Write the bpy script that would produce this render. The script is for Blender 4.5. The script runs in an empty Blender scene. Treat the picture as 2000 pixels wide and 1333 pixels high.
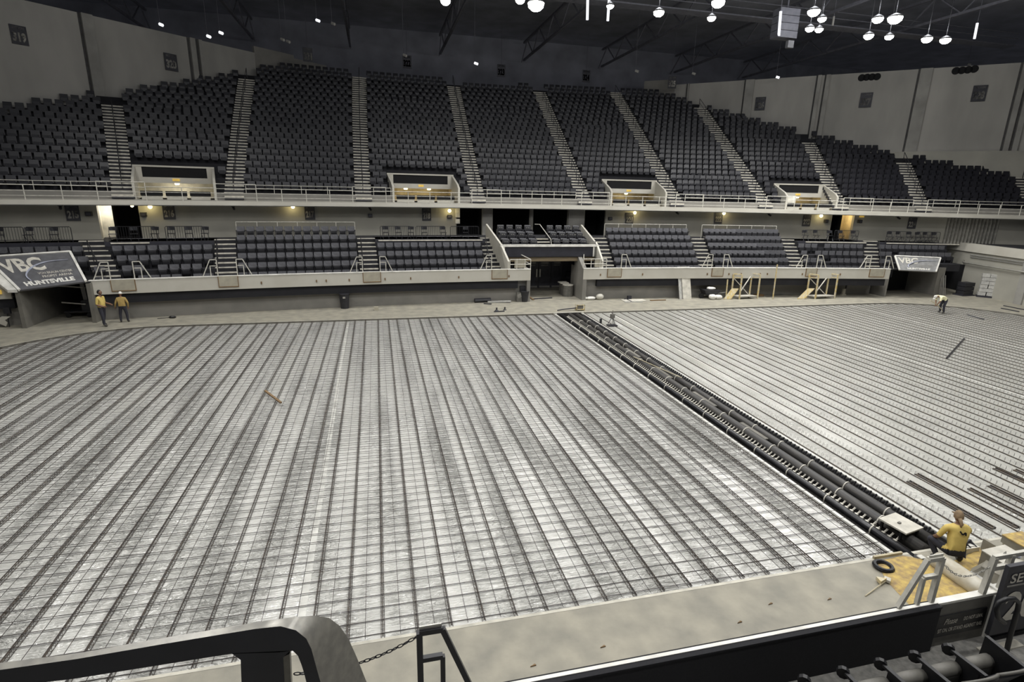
import bpy, bmesh, math, random
from mathutils import Vector, Matrix
random.seed(7)
SC = bpy.context.scene
COL = SC.collection
PI = math.pi
# ------------------------------------------------------------------ camera
CF, CP, CR, CY, CH = 1069.0, 0.271, 0.023, 0.243, 7.995     # focal px, pitch, roll, yaw, eye height
_f = Vector((math.sin(CY)*math.cos(CP), math.cos(CY)*math.cos(CP), -math.sin(CP)))
_r0 = Vector((math.cos(CY), -math.sin(CY), 0)); _u0 = _r0.cross(_f)
_r = _r0*math.cos(CR) + _u0*math.sin(CR); _u = -_r0*math.sin(CR) + _u0*math.cos(CR)
cam = bpy.data.objects.new('camera', bpy.data.cameras.new('camera')); COL.objects.link(cam)
cam.data.sensor_width = 36; cam.data.lens = CF/2000*36; cam.data.clip_start = .05; cam.data.clip_end = 400
cam.matrix_world = Matrix(((_r.x, _u.x, -_f.x, 0), (_r.y, _u.y, -_f.y, 0), (_r.z, _u.z, -_f.z, CH), (0, 0, 0, 1)))
SC.camera = cam
# ------------------------------------------------------------------ world, exposure
SC.view_settings.view_transform = 'Standard'; SC.view_settings.look = 'None'
SC.view_settings.gamma = 1; SC.view_settings.use_curve_mapping = False
SC.view_settings.exposure = 0.0
W = bpy.data.worlds.new('world'); SC.world = W; W.use_nodes = True
W.node_tree.nodes['Background'].inputs[0].default_value = (.6, .62, .68, 1)
W.node_tree.nodes['Background'].inputs[1].default_value = 0.17
LAMP_W = 330.0

# ------------------------------------------------------------------ surveying helpers (photo measurement -> place in the hall)
def ray(u, v): return _f*CF + _r*(u-1000) - _u*(v-666.5)
def onz(u, v, z=0.0):
    d = ray(u, v); return d*((z-CH)/d.z) + Vector((0, 0, CH))
def ony(u, v, y):
    d = ray(u, v); return d*(y/d.y) + Vector((0, 0, CH))
XC = 12.683
# ------------------------------------------------------------------ mesh helpers
class MB:
    def __init__(s): s.v = []; s.f = []; s.m = []
    def add(s, vs, fs, mi=0):
        n = len(s.v); s.v += [tuple(a) for a in vs]; s.f += [tuple(i+n for i in f) for f in fs]; s.m += [mi]*len(fs)
        return s
    def hexa(s, p, mi=0):   # 8 points: bottom 4 (ccw), top 4
        return s.add(p, [(3,2,1,0),(4,5,6,7),(0,1,5,4),(1,2,6,5),(2,3,7,6),(3,0,4,7)], mi)
    def box(s, x0, x1, y0, y1, z0, z1, mi=0):
        return s.hexa([(x0,y0,z0),(x1,y0,z0),(x1,y1,z0),(x0,y1,z0),(x0,y0,z1),(x1,y0,z1),(x1,y1,z1),(x0,y1,z1)], mi)
    def obox(s, c, ax, ay, az, mi=0):   # centre + half axis vectors
        c, ax, ay, az = map(Vector, (c, ax, ay, az))
        return s.hexa([c-ax-ay-az, c+ax-ay-az, c+ax+ay-az, c-ax+ay-az, c-ax-ay+az, c+ax-ay+az, c+ax+ay+az, c-ax+ay+az], mi)
    def bar(s, a, b, w, h=None, up=(0,0,1), mi=0):
        a = Vector(a); b = Vector(b); h = w if h is None else h
        d = b-a; L = d.length
        if L < 1e-6: return s
        d = d/L; up = Vector(up)
        if abs(d.dot(up)) > .99: up = Vector((0,1,0))
        x = d.cross(up).normalized(); z = x.cross(d)
        return s.obox((a+b)/2, x*w/2, d*L/2, z*h/2, mi)
    def tube(s, pts, r, n=6, mi=0, cap=True):
        pts = [Vector(p) for p in pts]; k = len(pts)
        rs = r if isinstance(r, (list, tuple)) else [r]*k
        vs = []; px = None
        for i, p in enumerate(pts):
            d = (pts[min(i+1, k-1)] - pts[max(i-1, 0)])
            d = d.normalized() if d.length > 1e-9 else Vector((0,0,1))
            if px is None:
                t = Vector((0,0,1)) if abs(d.z) < .9 else Vector((0,1,0))
                px = d.cross(t).normalized()
            else:
                px = (px - d*px.dot(d)); px = px.normalized() if px.length > 1e-6 else d.orthogonal().normalized()
            py = d.cross(px)
            for j in range(n):
                a = 2*PI*j/n; vs.append(p + px*math.cos(a)*rs[i] + py*math.sin(a)*rs[i])
        fs = [(i*n+j, i*n+(j+1) % n, (i+1)*n+(j+1) % n, (i+1)*n+j) for i in range(k-1) for j in range(n)]
        if cap: fs += [tuple(range(n-1, -1, -1)), tuple((k-1)*n+j for j in range(n))]
        return s.add(vs, fs, mi)
    def prism(s, poly, off, mi=0):   # poly: planar list of points, off: extrusion vector
        n = len(poly); off = Vector(off); p = [Vector(a) for a in poly]
        vs = p + [a+off for a in p]
        fs = [tuple(range(n-1, -1, -1)), tuple(range(n, 2*n))] + [(i, (i+1) % n, n+(i+1) % n, n+i) for i in range(n)]
        return s.add(vs, fs, mi)
    def sphere(s, c, r, seg=8, ring=6, mi=0):
        c = Vector(c); r = Vector(r) if not isinstance(r, (int, float)) else Vector((r, r, r))
        vs = [c+Vector((0,0,r.z))]
        for i in range(1, ring):
            t = PI*i/ring
            for j in range(seg):
                a = 2*PI*j/seg; vs.append(c+Vector((r.x*math.sin(t)*math.cos(a), r.y*math.sin(t)*math.sin(a), r.z*math.cos(t))))
        vs.append(c-Vector((0,0,r.z))); fs = []
        for j in range(seg): fs.append((0, 1+j, 1+(j+1) % seg))
        for i in range(ring-2):
            for j in range(seg):
                a = 1+i*seg+j; b = 1+i*seg+(j+1) % seg; fs.append((a, a+seg, b+seg, b))
        q = len(vs)-1
        for j in range(seg): fs.append((q, q-seg+(j+1) % seg, q-seg+j))
        return s.add(vs, fs, mi)
    def lathe(s, c, prof, n=12, mi=0):
        c = Vector(c); vs = []
        for r, z in prof:
            for j in range(n):
                a = 2*PI*j/n; vs.append(c+Vector((r*math.cos(a), r*math.sin(a), z)))
        k = len(prof)
        fs = [(i*n+j, i*n+(j+1) % n, (i+1)*n+(j+1) % n, (i+1)*n+j) for i in range(k-1) for j in range(n)]
        fs += [tuple(range(n-1, -1, -1)), tuple((k-1)*n+j for j in range(n))]
        return s.add(vs, fs, mi)
    def strip(s, A, B, mi=0):     # ruled surface between two polylines
        n = len(A); s.add(list(A)+list(B), [(i, i+1, n+i+1, n+i) for i in range(n-1)], mi); return s
    def mesh(s, name, mats, smooth=False, origin=None):
        me = bpy.data.meshes.new(name)
        v = s.v if origin is None else [(a[0]-origin[0], a[1]-origin[1], a[2]-origin[2]) for a in s.v]
        me.from_pydata(v, [], s.f)
        for m in (mats if isinstance(mats, (list, tuple)) else [mats]): me.materials.append(m)
        if any(s.m): me.polygons.foreach_set('material_index', s.m)
        if smooth: me.polygons.foreach_set('use_smooth', [True]*len(s.f))
        me.update(); return me
def link(name, me, parent=None, loc=(0,0,0)):
    o = bpy.data.objects.new(name, me); COL.objects.link(o); o.location = loc
    if parent is not None: o.parent = parent
    return o
def obj(name, mb, mats, parent=None, smooth=False, world=False):
    """links mb as ONE object; world=True: the vertices are given in hall coordinates"""
    org = None
    if world and parent is not None: org = tuple(WL[parent.name])
    o = link(name, mb.mesh(name, mats, smooth, org), parent)
    if parent is not None: WL[o.name] = WL.get(parent.name, Vector((0,0,0)))
    else: WL[o.name] = Vector((0,0,0))
    return o
WL = {}
def tag(o, label=None, cat=None, group=None, kind=None):
    if label: o['label'] = label
    if cat: o['category'] = cat
    if group: o['group'] = group
    if kind: o['kind'] = kind
    return o
def thing(name, label, cat, loc=(0,0,0), rz=0, group=None):
    o = bpy.data.objects.new(name, None); COL.objects.link(o); o.location = loc; o.rotation_euler = (0,0,rz)
    o.empty_display_size = .2
    WL[o.name] = Vector(loc)
    return tag(o, label, cat, group)
def struct(name, mb, mats, smooth=False, label=None):
    o = obj(name, mb, mats, None, smooth); o['kind'] = 'structure'
    if label: o['label'] = label
    return o
def dup(root, loc, rz, label, group=None):
    r = root.copy(); COL.objects.link(r); r.location = loc; r.rotation_euler = (0,0,rz); r['label'] = label
    if group: r['group'] = group
    for ch in list(root.children):
        c = ch.copy(); COL.objects.link(c); c.parent = r
        for g in list(ch.children):
            d = g.copy(); COL.objects.link(d); d.parent = c
    return r
# ------------------------------------------------------------------ materials
def lin(c):
    return tuple(((x/255)/12.92 if x/255 <= .04045 else ((x/255+.055)/1.055)**2.4) for x in c)+(1,)
def mat(name, rgb, rough=.6, metal=0, noise=.12, scale=4.0, bump=0.0, bscale=20.0, emit=None, spec=.5, rgb2=None, detail=4, stretch=None, trans=None, bdist=.02):
    m = bpy.data.materials.new(name); m.use_nodes = True; nt = m.node_tree; N = nt.nodes; L = nt.links
    b = N['Principled BSDF']; b.inputs['Roughness'].default_value = rough; b.inputs['Metallic'].default_value = metal
    b.inputs['Specular IOR Level'].default_value = spec
    c = lin(rgb); tc = N.new('ShaderNodeTexCoord'); mp = N.new('ShaderNodeMapping')
    L.new(tc.outputs['Object'], mp.inputs['Vector'])
    if stretch: mp.inputs['Scale'].default_value = stretch
    nz = N.new('ShaderNodeTexNoise'); nz.inputs['Scale'].default_value = scale; nz.inputs['Detail'].default_value = detail
    L.new(mp.outputs[0], nz.inputs['Vector'])
    cr = N.new('ShaderNodeValToRGB'); c2 = lin(rgb2) if rgb2 else tuple(x*(1-noise*2) for x in c[:3])+(1,)
    c1 = c if rgb2 else tuple(min(1, x*(1+noise)) for x in c[:3])+(1,)
    cr.color_ramp.elements[0].position = .32; cr.color_ramp.elements[1].position = .68
    cr.color_ramp.elements[0].color = c2; cr.color_ramp.elements[1].color = c1
    L.new(nz.outputs[0], cr.inputs[0]); L.new(cr.outputs[0], b.inputs['Base Color'])
    if bump:
        n2 = N.new('ShaderNodeTexNoise'); n2.inputs['Scale'].default_value = bscale; n2.inputs['Detail'].default_value = 3
        L.new(mp.outputs[0], n2.inputs['Vector'])
        bp = N.new('ShaderNodeBump'); bp.inputs['Strength'].default_value = bump; bp.inputs['Distance'].default_value = bdist
        L.new(n2.outputs[0], bp.inputs['Height']); L.new(bp.outputs[0], b.inputs['Normal'])
    if emit:
        b.inputs['Emission Color'].default_value = lin(emit[0]); b.inputs['Emission Strength'].default_value = emit[1]
    if trans: b.inputs['Transmission Weight'].default_value = trans
    return m
M = {}
M['concrete'] = mat('apron_concrete', (154,149,134), .65, noise=.1, scale=1.7, bump=.2, bscale=9, rgb2=(128,125,114), detail=12)
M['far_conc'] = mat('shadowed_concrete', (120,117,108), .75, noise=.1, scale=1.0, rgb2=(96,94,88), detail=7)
M['wallconc'] = mat('painted_wall', (164,161,150), .8, noise=.08, scale=.5, rgb2=(150,148,138), detail=6)
M['upwall'] = mat('upper_wall', (170,167,160), .85, scale=.35, rgb2=(146,144,138), detail=6, stretch=(1,1,.35))
M['pilaster'] = mat('pilaster_concrete', (150,148,142), .85, scale=.6)
M['lowwall'] = mat('lower_wall', (134,131,124), .7, scale=.8, rgb2=(118,116,110))
M['lowwall_band'] = mat('lower_wall_band', (132,131,128), .7, scale=.8)
M['fascia'] = mat('fascia_paint', (196,193,182), .6, scale=.7, rgb2=(184,180,168), detail=6)
M['fasciacap'] = mat('fascia_cap', (226,224,216), .5, scale=2)
M['panelbeige'] = mat('gate_panel', (172,166,148), .6, scale=3, rgb2=(156,151,136))
M['rust'] = mat('brown_edge', (120,96,66), .8, scale=5)
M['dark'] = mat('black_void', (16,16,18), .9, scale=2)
M['darkpanel'] = mat('dark_panel', (44,44,52), .7, scale=2)
M['riser'] = mat('dark_riser', (34,34,38), .85, scale=1.2)
M['upriser'] = mat('upper_riser', (30,30,34), .9, scale=1.2)
M['nosing'] = mat('step_nosing', (205,200,186), .6, scale=4)
M['treads'] = mat('step_tread', (52,52,56), .8, scale=4)
M['seatgrey'] = mat('seat_fabric', (94,94,98), .75, scale=9, rgb2=(80,80,84))
M['seatrim'] = mat('seat_shell', (38,38,42), .45, scale=4)
M['seatpan'] = mat('seat_pan_fabric', (34,34,38), .7, scale=9, rgb2=(28,28,32))
M['uppseat'] = mat('upper_seat', (36,36,41), .42, scale=3, rgb2=(31,31,36))
M['uprail'] = mat('painted_rail', (198,195,184), .45, scale=6)
M['darkrail'] = mat('dark_rail', (34,34,38), .4, scale=6)
M['ceil'] = mat('ceiling_dark', (112,113,120), .9, scale=.5)
M['truss'] = mat('truss_paint', (84,84,90), .7, scale=3)
M['pipe'] = mat('black_pipe', (38,38,41), .34, scale=7, rgb2=(28,28,31), bump=.05)
M['pvc'] = mat('dusty_pipe', (74,71,66), .5, scale=4, rgb2=(44,44,46), stretch=(6,.4,6))
M['strap'] = mat('pipe_strap', (212,208,196), .5, scale=8)
M['rebar'] = mat('rebar_steel', (56,55,58), .55, metal=.3, scale=12, rgb2=(72,62,52))
M['wire'] = mat('support_wire', (62,60,60), .55, metal=.3, scale=9, rgb2=(84,72,58))
M['tubegrey'] = mat('under_film_bar', (138,137,136), .5, scale=4)
M['wiregrey'] = mat('grey_wire', (112,110,106), .5, scale=9)
M['tape'] = mat('seam_tape', (204,203,196), .35, scale=3)
M['white'] = mat('white_plastic', (226,224,216), .5, scale=3)
M['sand'] = mat('yellow_sand', (196,170,98), .95, scale=7, rgb2=(142,122,92), bump=.6, bscale=14, detail=8, noise=.2)
M['trench'] = mat('trench_earth', (52,50,48), .95, scale=5)
M['duct'] = mat('duct_wrap', (200,196,182), .5, scale=5, rgb2=(176,168,148))
M['box'] = mat('grey_carton', (142,138,126), .7, scale=4)
M['boxlight'] = mat('light_carton', (196,192,180), .6, scale=4)
M['yellow'] = mat('hi_vis_cloth', (212,188,108), .85, scale=10, rgb2=(198,174,98))
M['paleyellow'] = mat('pale_hi_vis', (240,236,196), .85, scale=10)
M['ochre'] = mat('ochre_cloth', (172,146,84), .85, scale=10, rgb2=(158,134,82))
M['skin'] = mat('skin', (128,96,76), .6, scale=10)
M['hair'] = mat('hair', (22,20,20), .7, scale=20)
M['pants'] = mat('dark_jeans', (50,50,58), .9, scale=14, rgb2=(42,42,50))
M['shoe'] = mat('shoe', (64,62,58), .7, scale=12)
M['khaki'] = mat('khaki_scarf', (142,120,92), .9, scale=14, rgb2=(118,100,78))
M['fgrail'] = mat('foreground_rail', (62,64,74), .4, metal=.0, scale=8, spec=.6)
M['fgtop'] = mat('foreground_rail_worn_top', (150,147,138), .32, metal=.25, scale=40, rgb2=(128,126,120), spec=.6)  # paler faces of the dark rail: light from above put into the colour
M['blackwall'] = mat('black_carpet', (30,30,34), .9, scale=30, rgb2=(24,24,28))
M['nearfloor'] = mat('stand_concrete', (150,148,142), .85, scale=14, rgb2=(118,117,114), detail=8)
M['armpad'] = mat('armrest_black', (22,22,24), .45, scale=4)
M['wood'] = mat('plywood', (188,178,150), .7, scale=6, rgb2=(168,158,132))
M['scaff'] = mat('scaffold_yellow', (196,170,96), .6, scale=6, rgb2=(196,192,176))
M['signdark'] = mat('sign_plate', (52,52,58), .6, scale=4)
M['signnum'] = mat('sign_number', (206,202,190), .6, scale=4)
M['signsmall'] = mat('sign_small_text', (132,130,124), .6, scale=4)
M['banner'] = mat('banner_grey', (92,92,95), .7, scale=3)
M['bannerpale'] = mat('banner_pale_grey', (138,138,137), .7, scale=3)
M['blueline'] = mat('banner_arc', (176,180,196), .6, scale=3)
M['exit'] = mat('exit_sign', (214,182,90), .5, scale=3, emit=((230,190,90), .35))
M['doorpaint'] = mat('door_paint', (66,66,74), .55, scale=3)
M['handle'] = mat('door_handle', (190,188,180), .35, metal=.5, scale=3)
M['brownband'] = mat('timber_band', (130,116,92), .7, scale=2, stretch=(.5,4,4))
M['curtain'] = mat('corrugated_steel', (150,148,140), .5, metal=.3, scale=3)
M['bin'] = mat('bin_plastic', (40,40,44), .5, scale=5)
M['drum'] = mat('grey_drum', (104,102,96), .6, scale=5)
M['film'] = mat('pallet_wrap', (190,189,182), .35, scale=6, rgb2=(164,163,160))
M['intlit'] = mat('lit_corridor', (232,228,214), .7, scale=2)
M['intwarm'] = mat('lit_corridor_warm', (206,192,158), .7, scale=2)
M['joint'] = mat('recessed_joint', (78,77,76), .9, scale=3)
M['lamphouse'] = mat('lamp_housing', (26,26,28), .7, scale=3)
M['liptrim'] = mat('edge_lip', (190,186,172), .6, scale=3)
M['edgeface'] = mat('edge_face', (110,107,98), .7, scale=3)
def emat(name, rgb, s):
    m = bpy.data.materials.new(name); m.use_nodes = True; nt = m.node_tree; nt.nodes.clear()
    e = nt.nodes.new('ShaderNodeEmission'); e.inputs[0].default_value = lin(rgb); e.inputs[1].default_value = s
    o = nt.nodes.new('ShaderNodeOutputMaterial'); nt.links.new(e.outputs[0], o.inputs[0]); return m
M['lampglow'] = emat('lamp_glow', (255,252,240), 30)
M['bulb'] = emat('warm_bulb', (255,236,170), 14)
M['ledtube'] = emat('led_tube', (232,234,240), 1.6)
# plastic sheeting: glossy, wrinkled film over grey insulation
def sheet_mat(name, c1, c2, wr, rough):
    m = bpy.data.materials.new(name); m.use_nodes = True; nt = m.node_tree; N = nt.nodes; L = nt.links
    b = N['Principled BSDF']; b.inputs['Roughness'].default_value = rough
    b.inputs['Specular IOR Level'].default_value = .75
    tc = N.new('ShaderNodeTexCoord')
    n0 = N.new('ShaderNodeTexNoise'); n0.inputs['Scale'].default_value = .45; n0.inputs['Detail'].default_value = 8
    L.new(tc.outputs['Object'], n0.inputs['Vector'])
    cr = N.new('ShaderNodeValToRGB'); cr.color_ramp.elements[0].position = .35; cr.color_ramp.elements[1].position = .65
    cr.color_ramp.elements[0].color = lin(c2); cr.color_ramp.elements[1].color = lin(c1)
    L.new(n0.outputs[0], cr.inputs[0]); L.new(cr.outputs[0], b.inputs['Base Color'])
    def nz(sc, rot, scale, det, dist):
        mp = N.new('ShaderNodeMapping'); mp.inputs['Scale'].default_value = sc; mp.inputs['Rotation'].default_value = (0,0,rot); L.new(tc.outputs['Object'], mp.inputs['Vector'])
        q = N.new('ShaderNodeTexNoise'); q.inputs['Scale'].default_value = scale; q.inputs['Detail'].default_value = det; q.inputs['Distortion'].default_value = dist
        L.new(mp.outputs[0], q.inputs['Vector']); return q.outputs[0]
    def mth(op, a, b=None, c=None):
        q = N.new('ShaderNodeMath'); q.operation = op
        for k, x in enumerate((a, b, c)):
            if x is None: continue
            if isinstance(x, (int, float)): q.inputs[k].default_value = x
            else: L.new(x, q.inputs[k])
        return q.outputs[0]
    r1 = mth('ABSOLUTE', mth('SUBTRACT', nz((1.1, 3.6, 1), .3, 1.9, 3, 1.6), .5))     # creases running mostly across
    r2 = mth('ABSOLUTE', mth('SUBTRACT', nz((1.2, 2.6, 1), -.55, 2.4, 2, 1.0), .5))   # slanting creases
    lane = mth('SMOOTH_MAX', mth('MULTIPLY_ADD', nz((1.5, .12, 1), 0, .8, 2, 0), 5.0, -2.1), .12, .1)   # film tension differs from lane to lane
    lane2 = mth('SMOOTH_MAX', mth('MULTIPLY_ADD', nz((1.3, .3, 1), .4, .7, 2, 0), 5.0, -2.3), .05, .1)
    ad = mth('ADD', mth('MULTIPLY', r1, lane), mth('MULTIPLY', r2, lane2))
    bp = N.new('ShaderNodeBump'); bp.inputs['Strength'].default_value = wr; bp.inputs['Distance'].default_value = .27
    L.new(ad, bp.inputs['Height']); L.new(bp.outputs[0], b.inputs['Normal']); b.inputs['Coat Weight'].default_value = 1; b.inputs['Coat IOR'].default_value = 1.6; b.inputs['Coat Roughness'].default_value = .1; L.new(bp.outputs[0], b.inputs['Coat Normal'])
    return m
M['sheet'] = sheet_mat('plastic_sheet', (206,205,199), (193,192,186), 1.0, .3)
M['sheet2'] = sheet_mat('plastic_sheet_right', (192,191,183), (178,177,169), .5, .34)

# ------------------------------------------------------------------ hall coordinates
def Lp(s, d, z):     # lower bowl: s along the far side, d back from the fascia
    t = .006*s; n = math.hypot(t, 1)
    return Vector((XC+s+d*t/n, 38.3-.003*s*s+d/n, z))
def Up(s, d, z):     # upper tier
    t = .01*s; n = math.hypot(t, 1)
    return Vector((XC+s+d*t/n, 47.6-.005*s*s+d/n, z))
def Wp(x, z, back=0.0):   # concourse wall
    s = x-XC; return Vector((x, 46.3-.005*s*s+back, z))
def ang(c, s): return -math.atan(c*s)
# inverse: photo column/row -> (s,d) on the upper tier slope
def solve(fn, u, v, x0):
    x = list(x0)
    def pj(P):
        q = P-Vector((0,0,CH)); w = q.dot(_f); return 1000+CF*q.dot(_r)/w, 666.5-CF*q.dot(_u)/w
    for _ in range(40):
        a = pj(fn(*x)); r0 = (a[0]-u, a[1]-v)
        b = pj(fn(x[0]+1e-3, x[1])); c = pj(fn(x[0], x[1]+1e-3))
        j = ((b[0]-a[0])*1e3, (c[0]-a[0])*1e3, (b[1]-a[1])*1e3, (c[1]-a[1])*1e3); D = j[0]*j[3]-j[1]*j[2]
        if abs(D) < 1e-9: break
        dx = (j[3]*r0[0]-j[1]*r0[1])/D; dy = (-j[2]*r0[0]+j[0]*r0[1])/D
        x[0] -= max(-5, min(5, dx)); x[1] -= max(-5, min(5, dy))
    return x
RISE, TREAD, UZ0 = .508, .80, 7.3
UK = RISE/TREAD
def slope_sd(u, v): return solve(lambda s, d: Up(s, d, UZ0+UK*d), u, v, ((u-1000)/20, 8))

exec_parts = []
# ================================================================== STRUCTURE
# rink outline (rounded rectangle) and apron with the rink cut out
RX0, RX1, RY0, RY1, RR = -19.5, 45.8, 8.5, 34.3, 8.0
def rink_y(x):   # y range of the rink at x
    for cx, sgn in ((RX0+RR, -1), (RX1-RR, 1)):
        if (x-cx)*sgn > 0:
            q = RR*RR-(x-cx)**2
            if q <= 0: return None
            h = math.sqrt(q); return RY0+RR-h, RY1-RR+h
    return RY0, RY1
def rink_x(y):
    for cy, sgn in ((RY0+RR, -1), (RY1-RR, 1)):
        if (y-cy)*sgn > 0:
            q = RR*RR-(y-cy)**2
            if q <= 0: return None
            h = math.sqrt(q); return RX0+RR-h, RX1-RR+h
    return RX0, RX1
out = []
for cx, cy, a0 in ((RX1-RR, RY1-RR, 0), (RX0+RR, RY1-RR, 90), (RX0+RR, RY0+RR, 180), (RX1-RR, RY0+RR, 270)):
    for k in range(17):
        a = math.radians(a0+90*k/16); out.append((cx+RR*math.cos(a), cy+RR*math.sin(a)))
TX0, TX1 = 11.58, 13.28
n = len(out)
fl = MB()
big = []
for x, y in out:      # matching points on the outer boundary
    cx, cy = (RX0+RX1)/2, (RY0+RY1)/2
    dx, dy = x-cx, y-cy
    k = min(62/abs(dx) if dx else 1e9, 36/abs(dy) if dy else 1e9); k = max(k, 1.0)
    big.append((cx+dx*k, cy+dy*k))
vs = [(x, y, 0) for x, y in out]+[(x, y, 0) for x, y in big]
fl.add(vs, [(i, (i+1) % n, n+(i+1) % n, n+i) for i in range(n)])
fl.add([(x, y, 0) for x, y in out]+[(x, y, -.16) for x, y in out], [(i, n+i, n+(i+1) % n, (i+1) % n) for i in range(n)], 1)
struct('floor', fl, [M['concrete'], M['edgeface']])
# thin lip around the rink edge
lip = MB()
A = [(x, y, .004) for x, y in out]+[(out[0][0], out[0][1], .004)]
def inset(p, e):
    cx = min(max(p[0], RX0+RR), RX1-RR); cy = min(max(p[1], RY0+RR), RY1-RR)
    dx, dy = p[0]-cx, p[1]-cy; q = math.hypot(dx, dy); return (cx+dx/q*(q+e), cy+dy/q*(q+e), .004)
B = [inset(p, .07) for p in A]
lip.strip(A, B)
struct('rink_edge_lip', lip, M['liptrim'])
# rink bed on both sides of the pipe trench
def bed(x0, x1, name, m):
    mb = MB(); P = []; xs = []; x = x0
    while x < x1: xs.append(x); x += .5
    xs.append(x1); lo = []; hi = []
    for x in xs:
        r = rink_y(min(max(x, RX0+.001), RX1-.001)); lo.append((x, r[0]-.02, -.1)); hi.append((x, r[1]+.02, -.1))
    mb.strip(lo, hi); o = struct(name, mb, m); return o
bed(RX0, TX0, 'insulation_sheet_floor', M['sheet']); bed(TX1, RX1, 'insulation_sheet_floor_right', M['sheet2'])
tr = MB(); y0, y1 = 7.5, 34.3
tr.box(TX0-.02, TX1+.02, y0, y1, -.62, -.55)
tr.box(TX0-.08, TX0, y0, y1, -.6, -.085); tr.box(TX1, TX1+.08, y0, y1, -.6, -.085); tr.box(TX0, TX1, y1-.05, y1, -.6, -.01)
struct('pipe_trench', tr, M['trench'])
k = MB(); k.box(TX0-.16, TX0-.06, RY0, RY1, -.1, -.06); k.box(TX1+.06, TX1+.16, RY0, RY1, -.1, -.05)
struct('trench_curb', k, M['tape'])

# ---- far lower bowl: base wall, fascia
OPEN = [(-3.45, -0.05)]
s_open0, s_open1 = -1.9, 2.18           # centre entrance
sL0, sL1 = -32.3, -28.81                # left vehicle entrance
sR0, sR1 = 27.85, 33.0                  # right vehicle entrance
def srange(a, b, st=1.0):
    k = max(1, int(math.ceil((b-a)/st))); return [a+(b-a)*i/k for i in range(k+1)]
def slab(mb, fn, a, b, d0, d1, z0, z1, st=1.0, mi=0):
    S = srange(a, b, st); n = len(S)
    A = [fn(s, d0, z0) for s in S]; B = [fn(s, d0, z1) for s in S]; C = [fn(s, d1, z1) for s in S]; D = [fn(s, d1, z0) for s in S]
    vs = A+B+C+D; fs = []
    for i in range(n-1):
        fs += [(i, i+1, n+i+1, n+i), (n+i, n+i+1, 2*n+i+1, 2*n+i), (2*n+i, 2*n+i+1, 3*n+i+1, 3*n+i), (3*n+i, 3*n+i+1, i+1, i)]
    fs += [(0, n, 2*n, 3*n), (n-1, 4*n-1, 3*n-1, 2*n-1)]
    mb.add(vs, fs, mi)
FT, FB = 2.38, 1.58
runs = [(-46, sL0, 'left'), (sL1, s_open0, 'far_left'), (s_open1, sR0, 'far_right')]
fm = MB(); wm = MB(); cm = MB(); bm_ = MB()
def Lw(s, d, z): return Lp(s, d+max(0, s-8)*.07, z)
for a, b, nm in runs:
    slab(fm, Lp, a, b, 0, .18, FB, FT); slab(cm, Lp, a, b, -.03, .24, FT, FT+.045)
    slab(wm, Lw, a, b, .5, .65, 0, 1.05); slab(bm_, Lw, a, b, .49, .65, 1.05, 1.62)
    slab(bm_, Lp, a, b, .1, 2.6, FB-.03, FB)
o = struct('fascia_band', fm, M['fascia']); struct('fascia_trim', cm, M['fasciacap'])
struct('wall_far', wm, M['lowwall']); struct('wall_far_band', bm_, M['lowwall_band'])
# small dark brackets on the fascia
for i, u in enumerate([510, 618, 637, 682, 752, 802, 896, 994, 1172, 1254, 1380, 1422, 1446, 1483, 1497, 1565, 1639]):
    s = solve(lambda s, z: Lp(s, 0, z), u, 546, ((u-1000)/28, 2))[0]
    mb = MB(); p = Lp(s, -.03, 1.92); mb.box(p.x-.035, p.x+.035, p.y-.03, p.y+.04, 1.85, 2.0)
    tag(obj('fascia_bracket', mb, M['rust']), 'small brown bracket on the pale fascia, %s along from the left' % ('first second third fourth fifth sixth seventh eighth ninth tenth eleventh twelfth thirteenth fourteenth fifteenth sixteenth seventeenth'.split()[i]), 'bracket', 'brackets on the fascia')
# stair sockets in lower bowl (s at the foot, s at the top)
LST = [(-27.57,-29.6), (-21.9,-22.2), (-13.2,-13.1), (-4.38,-4.05), (4.39,5.05), (12.7,13.6), (20.4,21.7), (26.6,29.3)]
def lst(i, d): a, b = LST[i]; return a+(b-a)*d/5.0
LROW, LRISE, LZ0 = .85, .52, 1.6
def lz(i): return LZ0+LRISE*i
# section -> (left stair index or s, right stair, rows, seats per row)
SECT = {'215': (None, 0, 4, 9), '216': (0, 1, 4, 10), '217': (1, 2, 6, 13), '218': (2, 3, 4, 13), '221': (4, 5, 6, 13), '222': (5, 6, 6, 14), '223': (6, 7, 4, 11), '224': (7, None, 4, 10)}
# 216 and 223/224 differ in width; seats are spaced evenly
# ---- lower bowl treads
tm = MB()
for i in range(6):
    for a, b in ((-46, sL0 if i < 3 else sL0+.01), (sL1+.1 if i < 3 else sL0, s_open0-.9), (s_open1+1.2, 37.4)):
        d0 = .18+LROW*i if i else .18
        if a > 0: b = 27.7 if i < 2 else 35.2
        slab(tm, Lp, a, b, d0, d0+LROW+.02 if i < 5 else 8.5, lz(i)-.6, lz(i), 1.5)
lb = struct('lower_tier', tm, M['riser'])
PLATFORMS = [(-38, 0, 4), (0, 1, 4), (2, 3, 4), (6, 7, 4), (7, 37.4, 4)]
pm = MB()
for k, (a, b, r) in enumerate([(-38, lst(0,4)-.6, 4), (lst(0,4)+.6, lst(1,4)-.6, 4), (lst(2,4)+.6, lst(3,4)-.4, 4), (lst(6,4)+.6, lst(7,4)-.6, 4), (lst(7,4)+.6, 35.2, 4)]):
    slab(pm, Lp, a, b, .35+LROW*4, 6.2, lz(3), 4.2, 1.5)
    slab(pm, Lp, a, b, .33+LROW*4, .35+LROW*4, 3.95, 4.24, 1.5, 1)
struct('standing_platform', pm, [M['riser'], M['darkpanel']])
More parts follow.
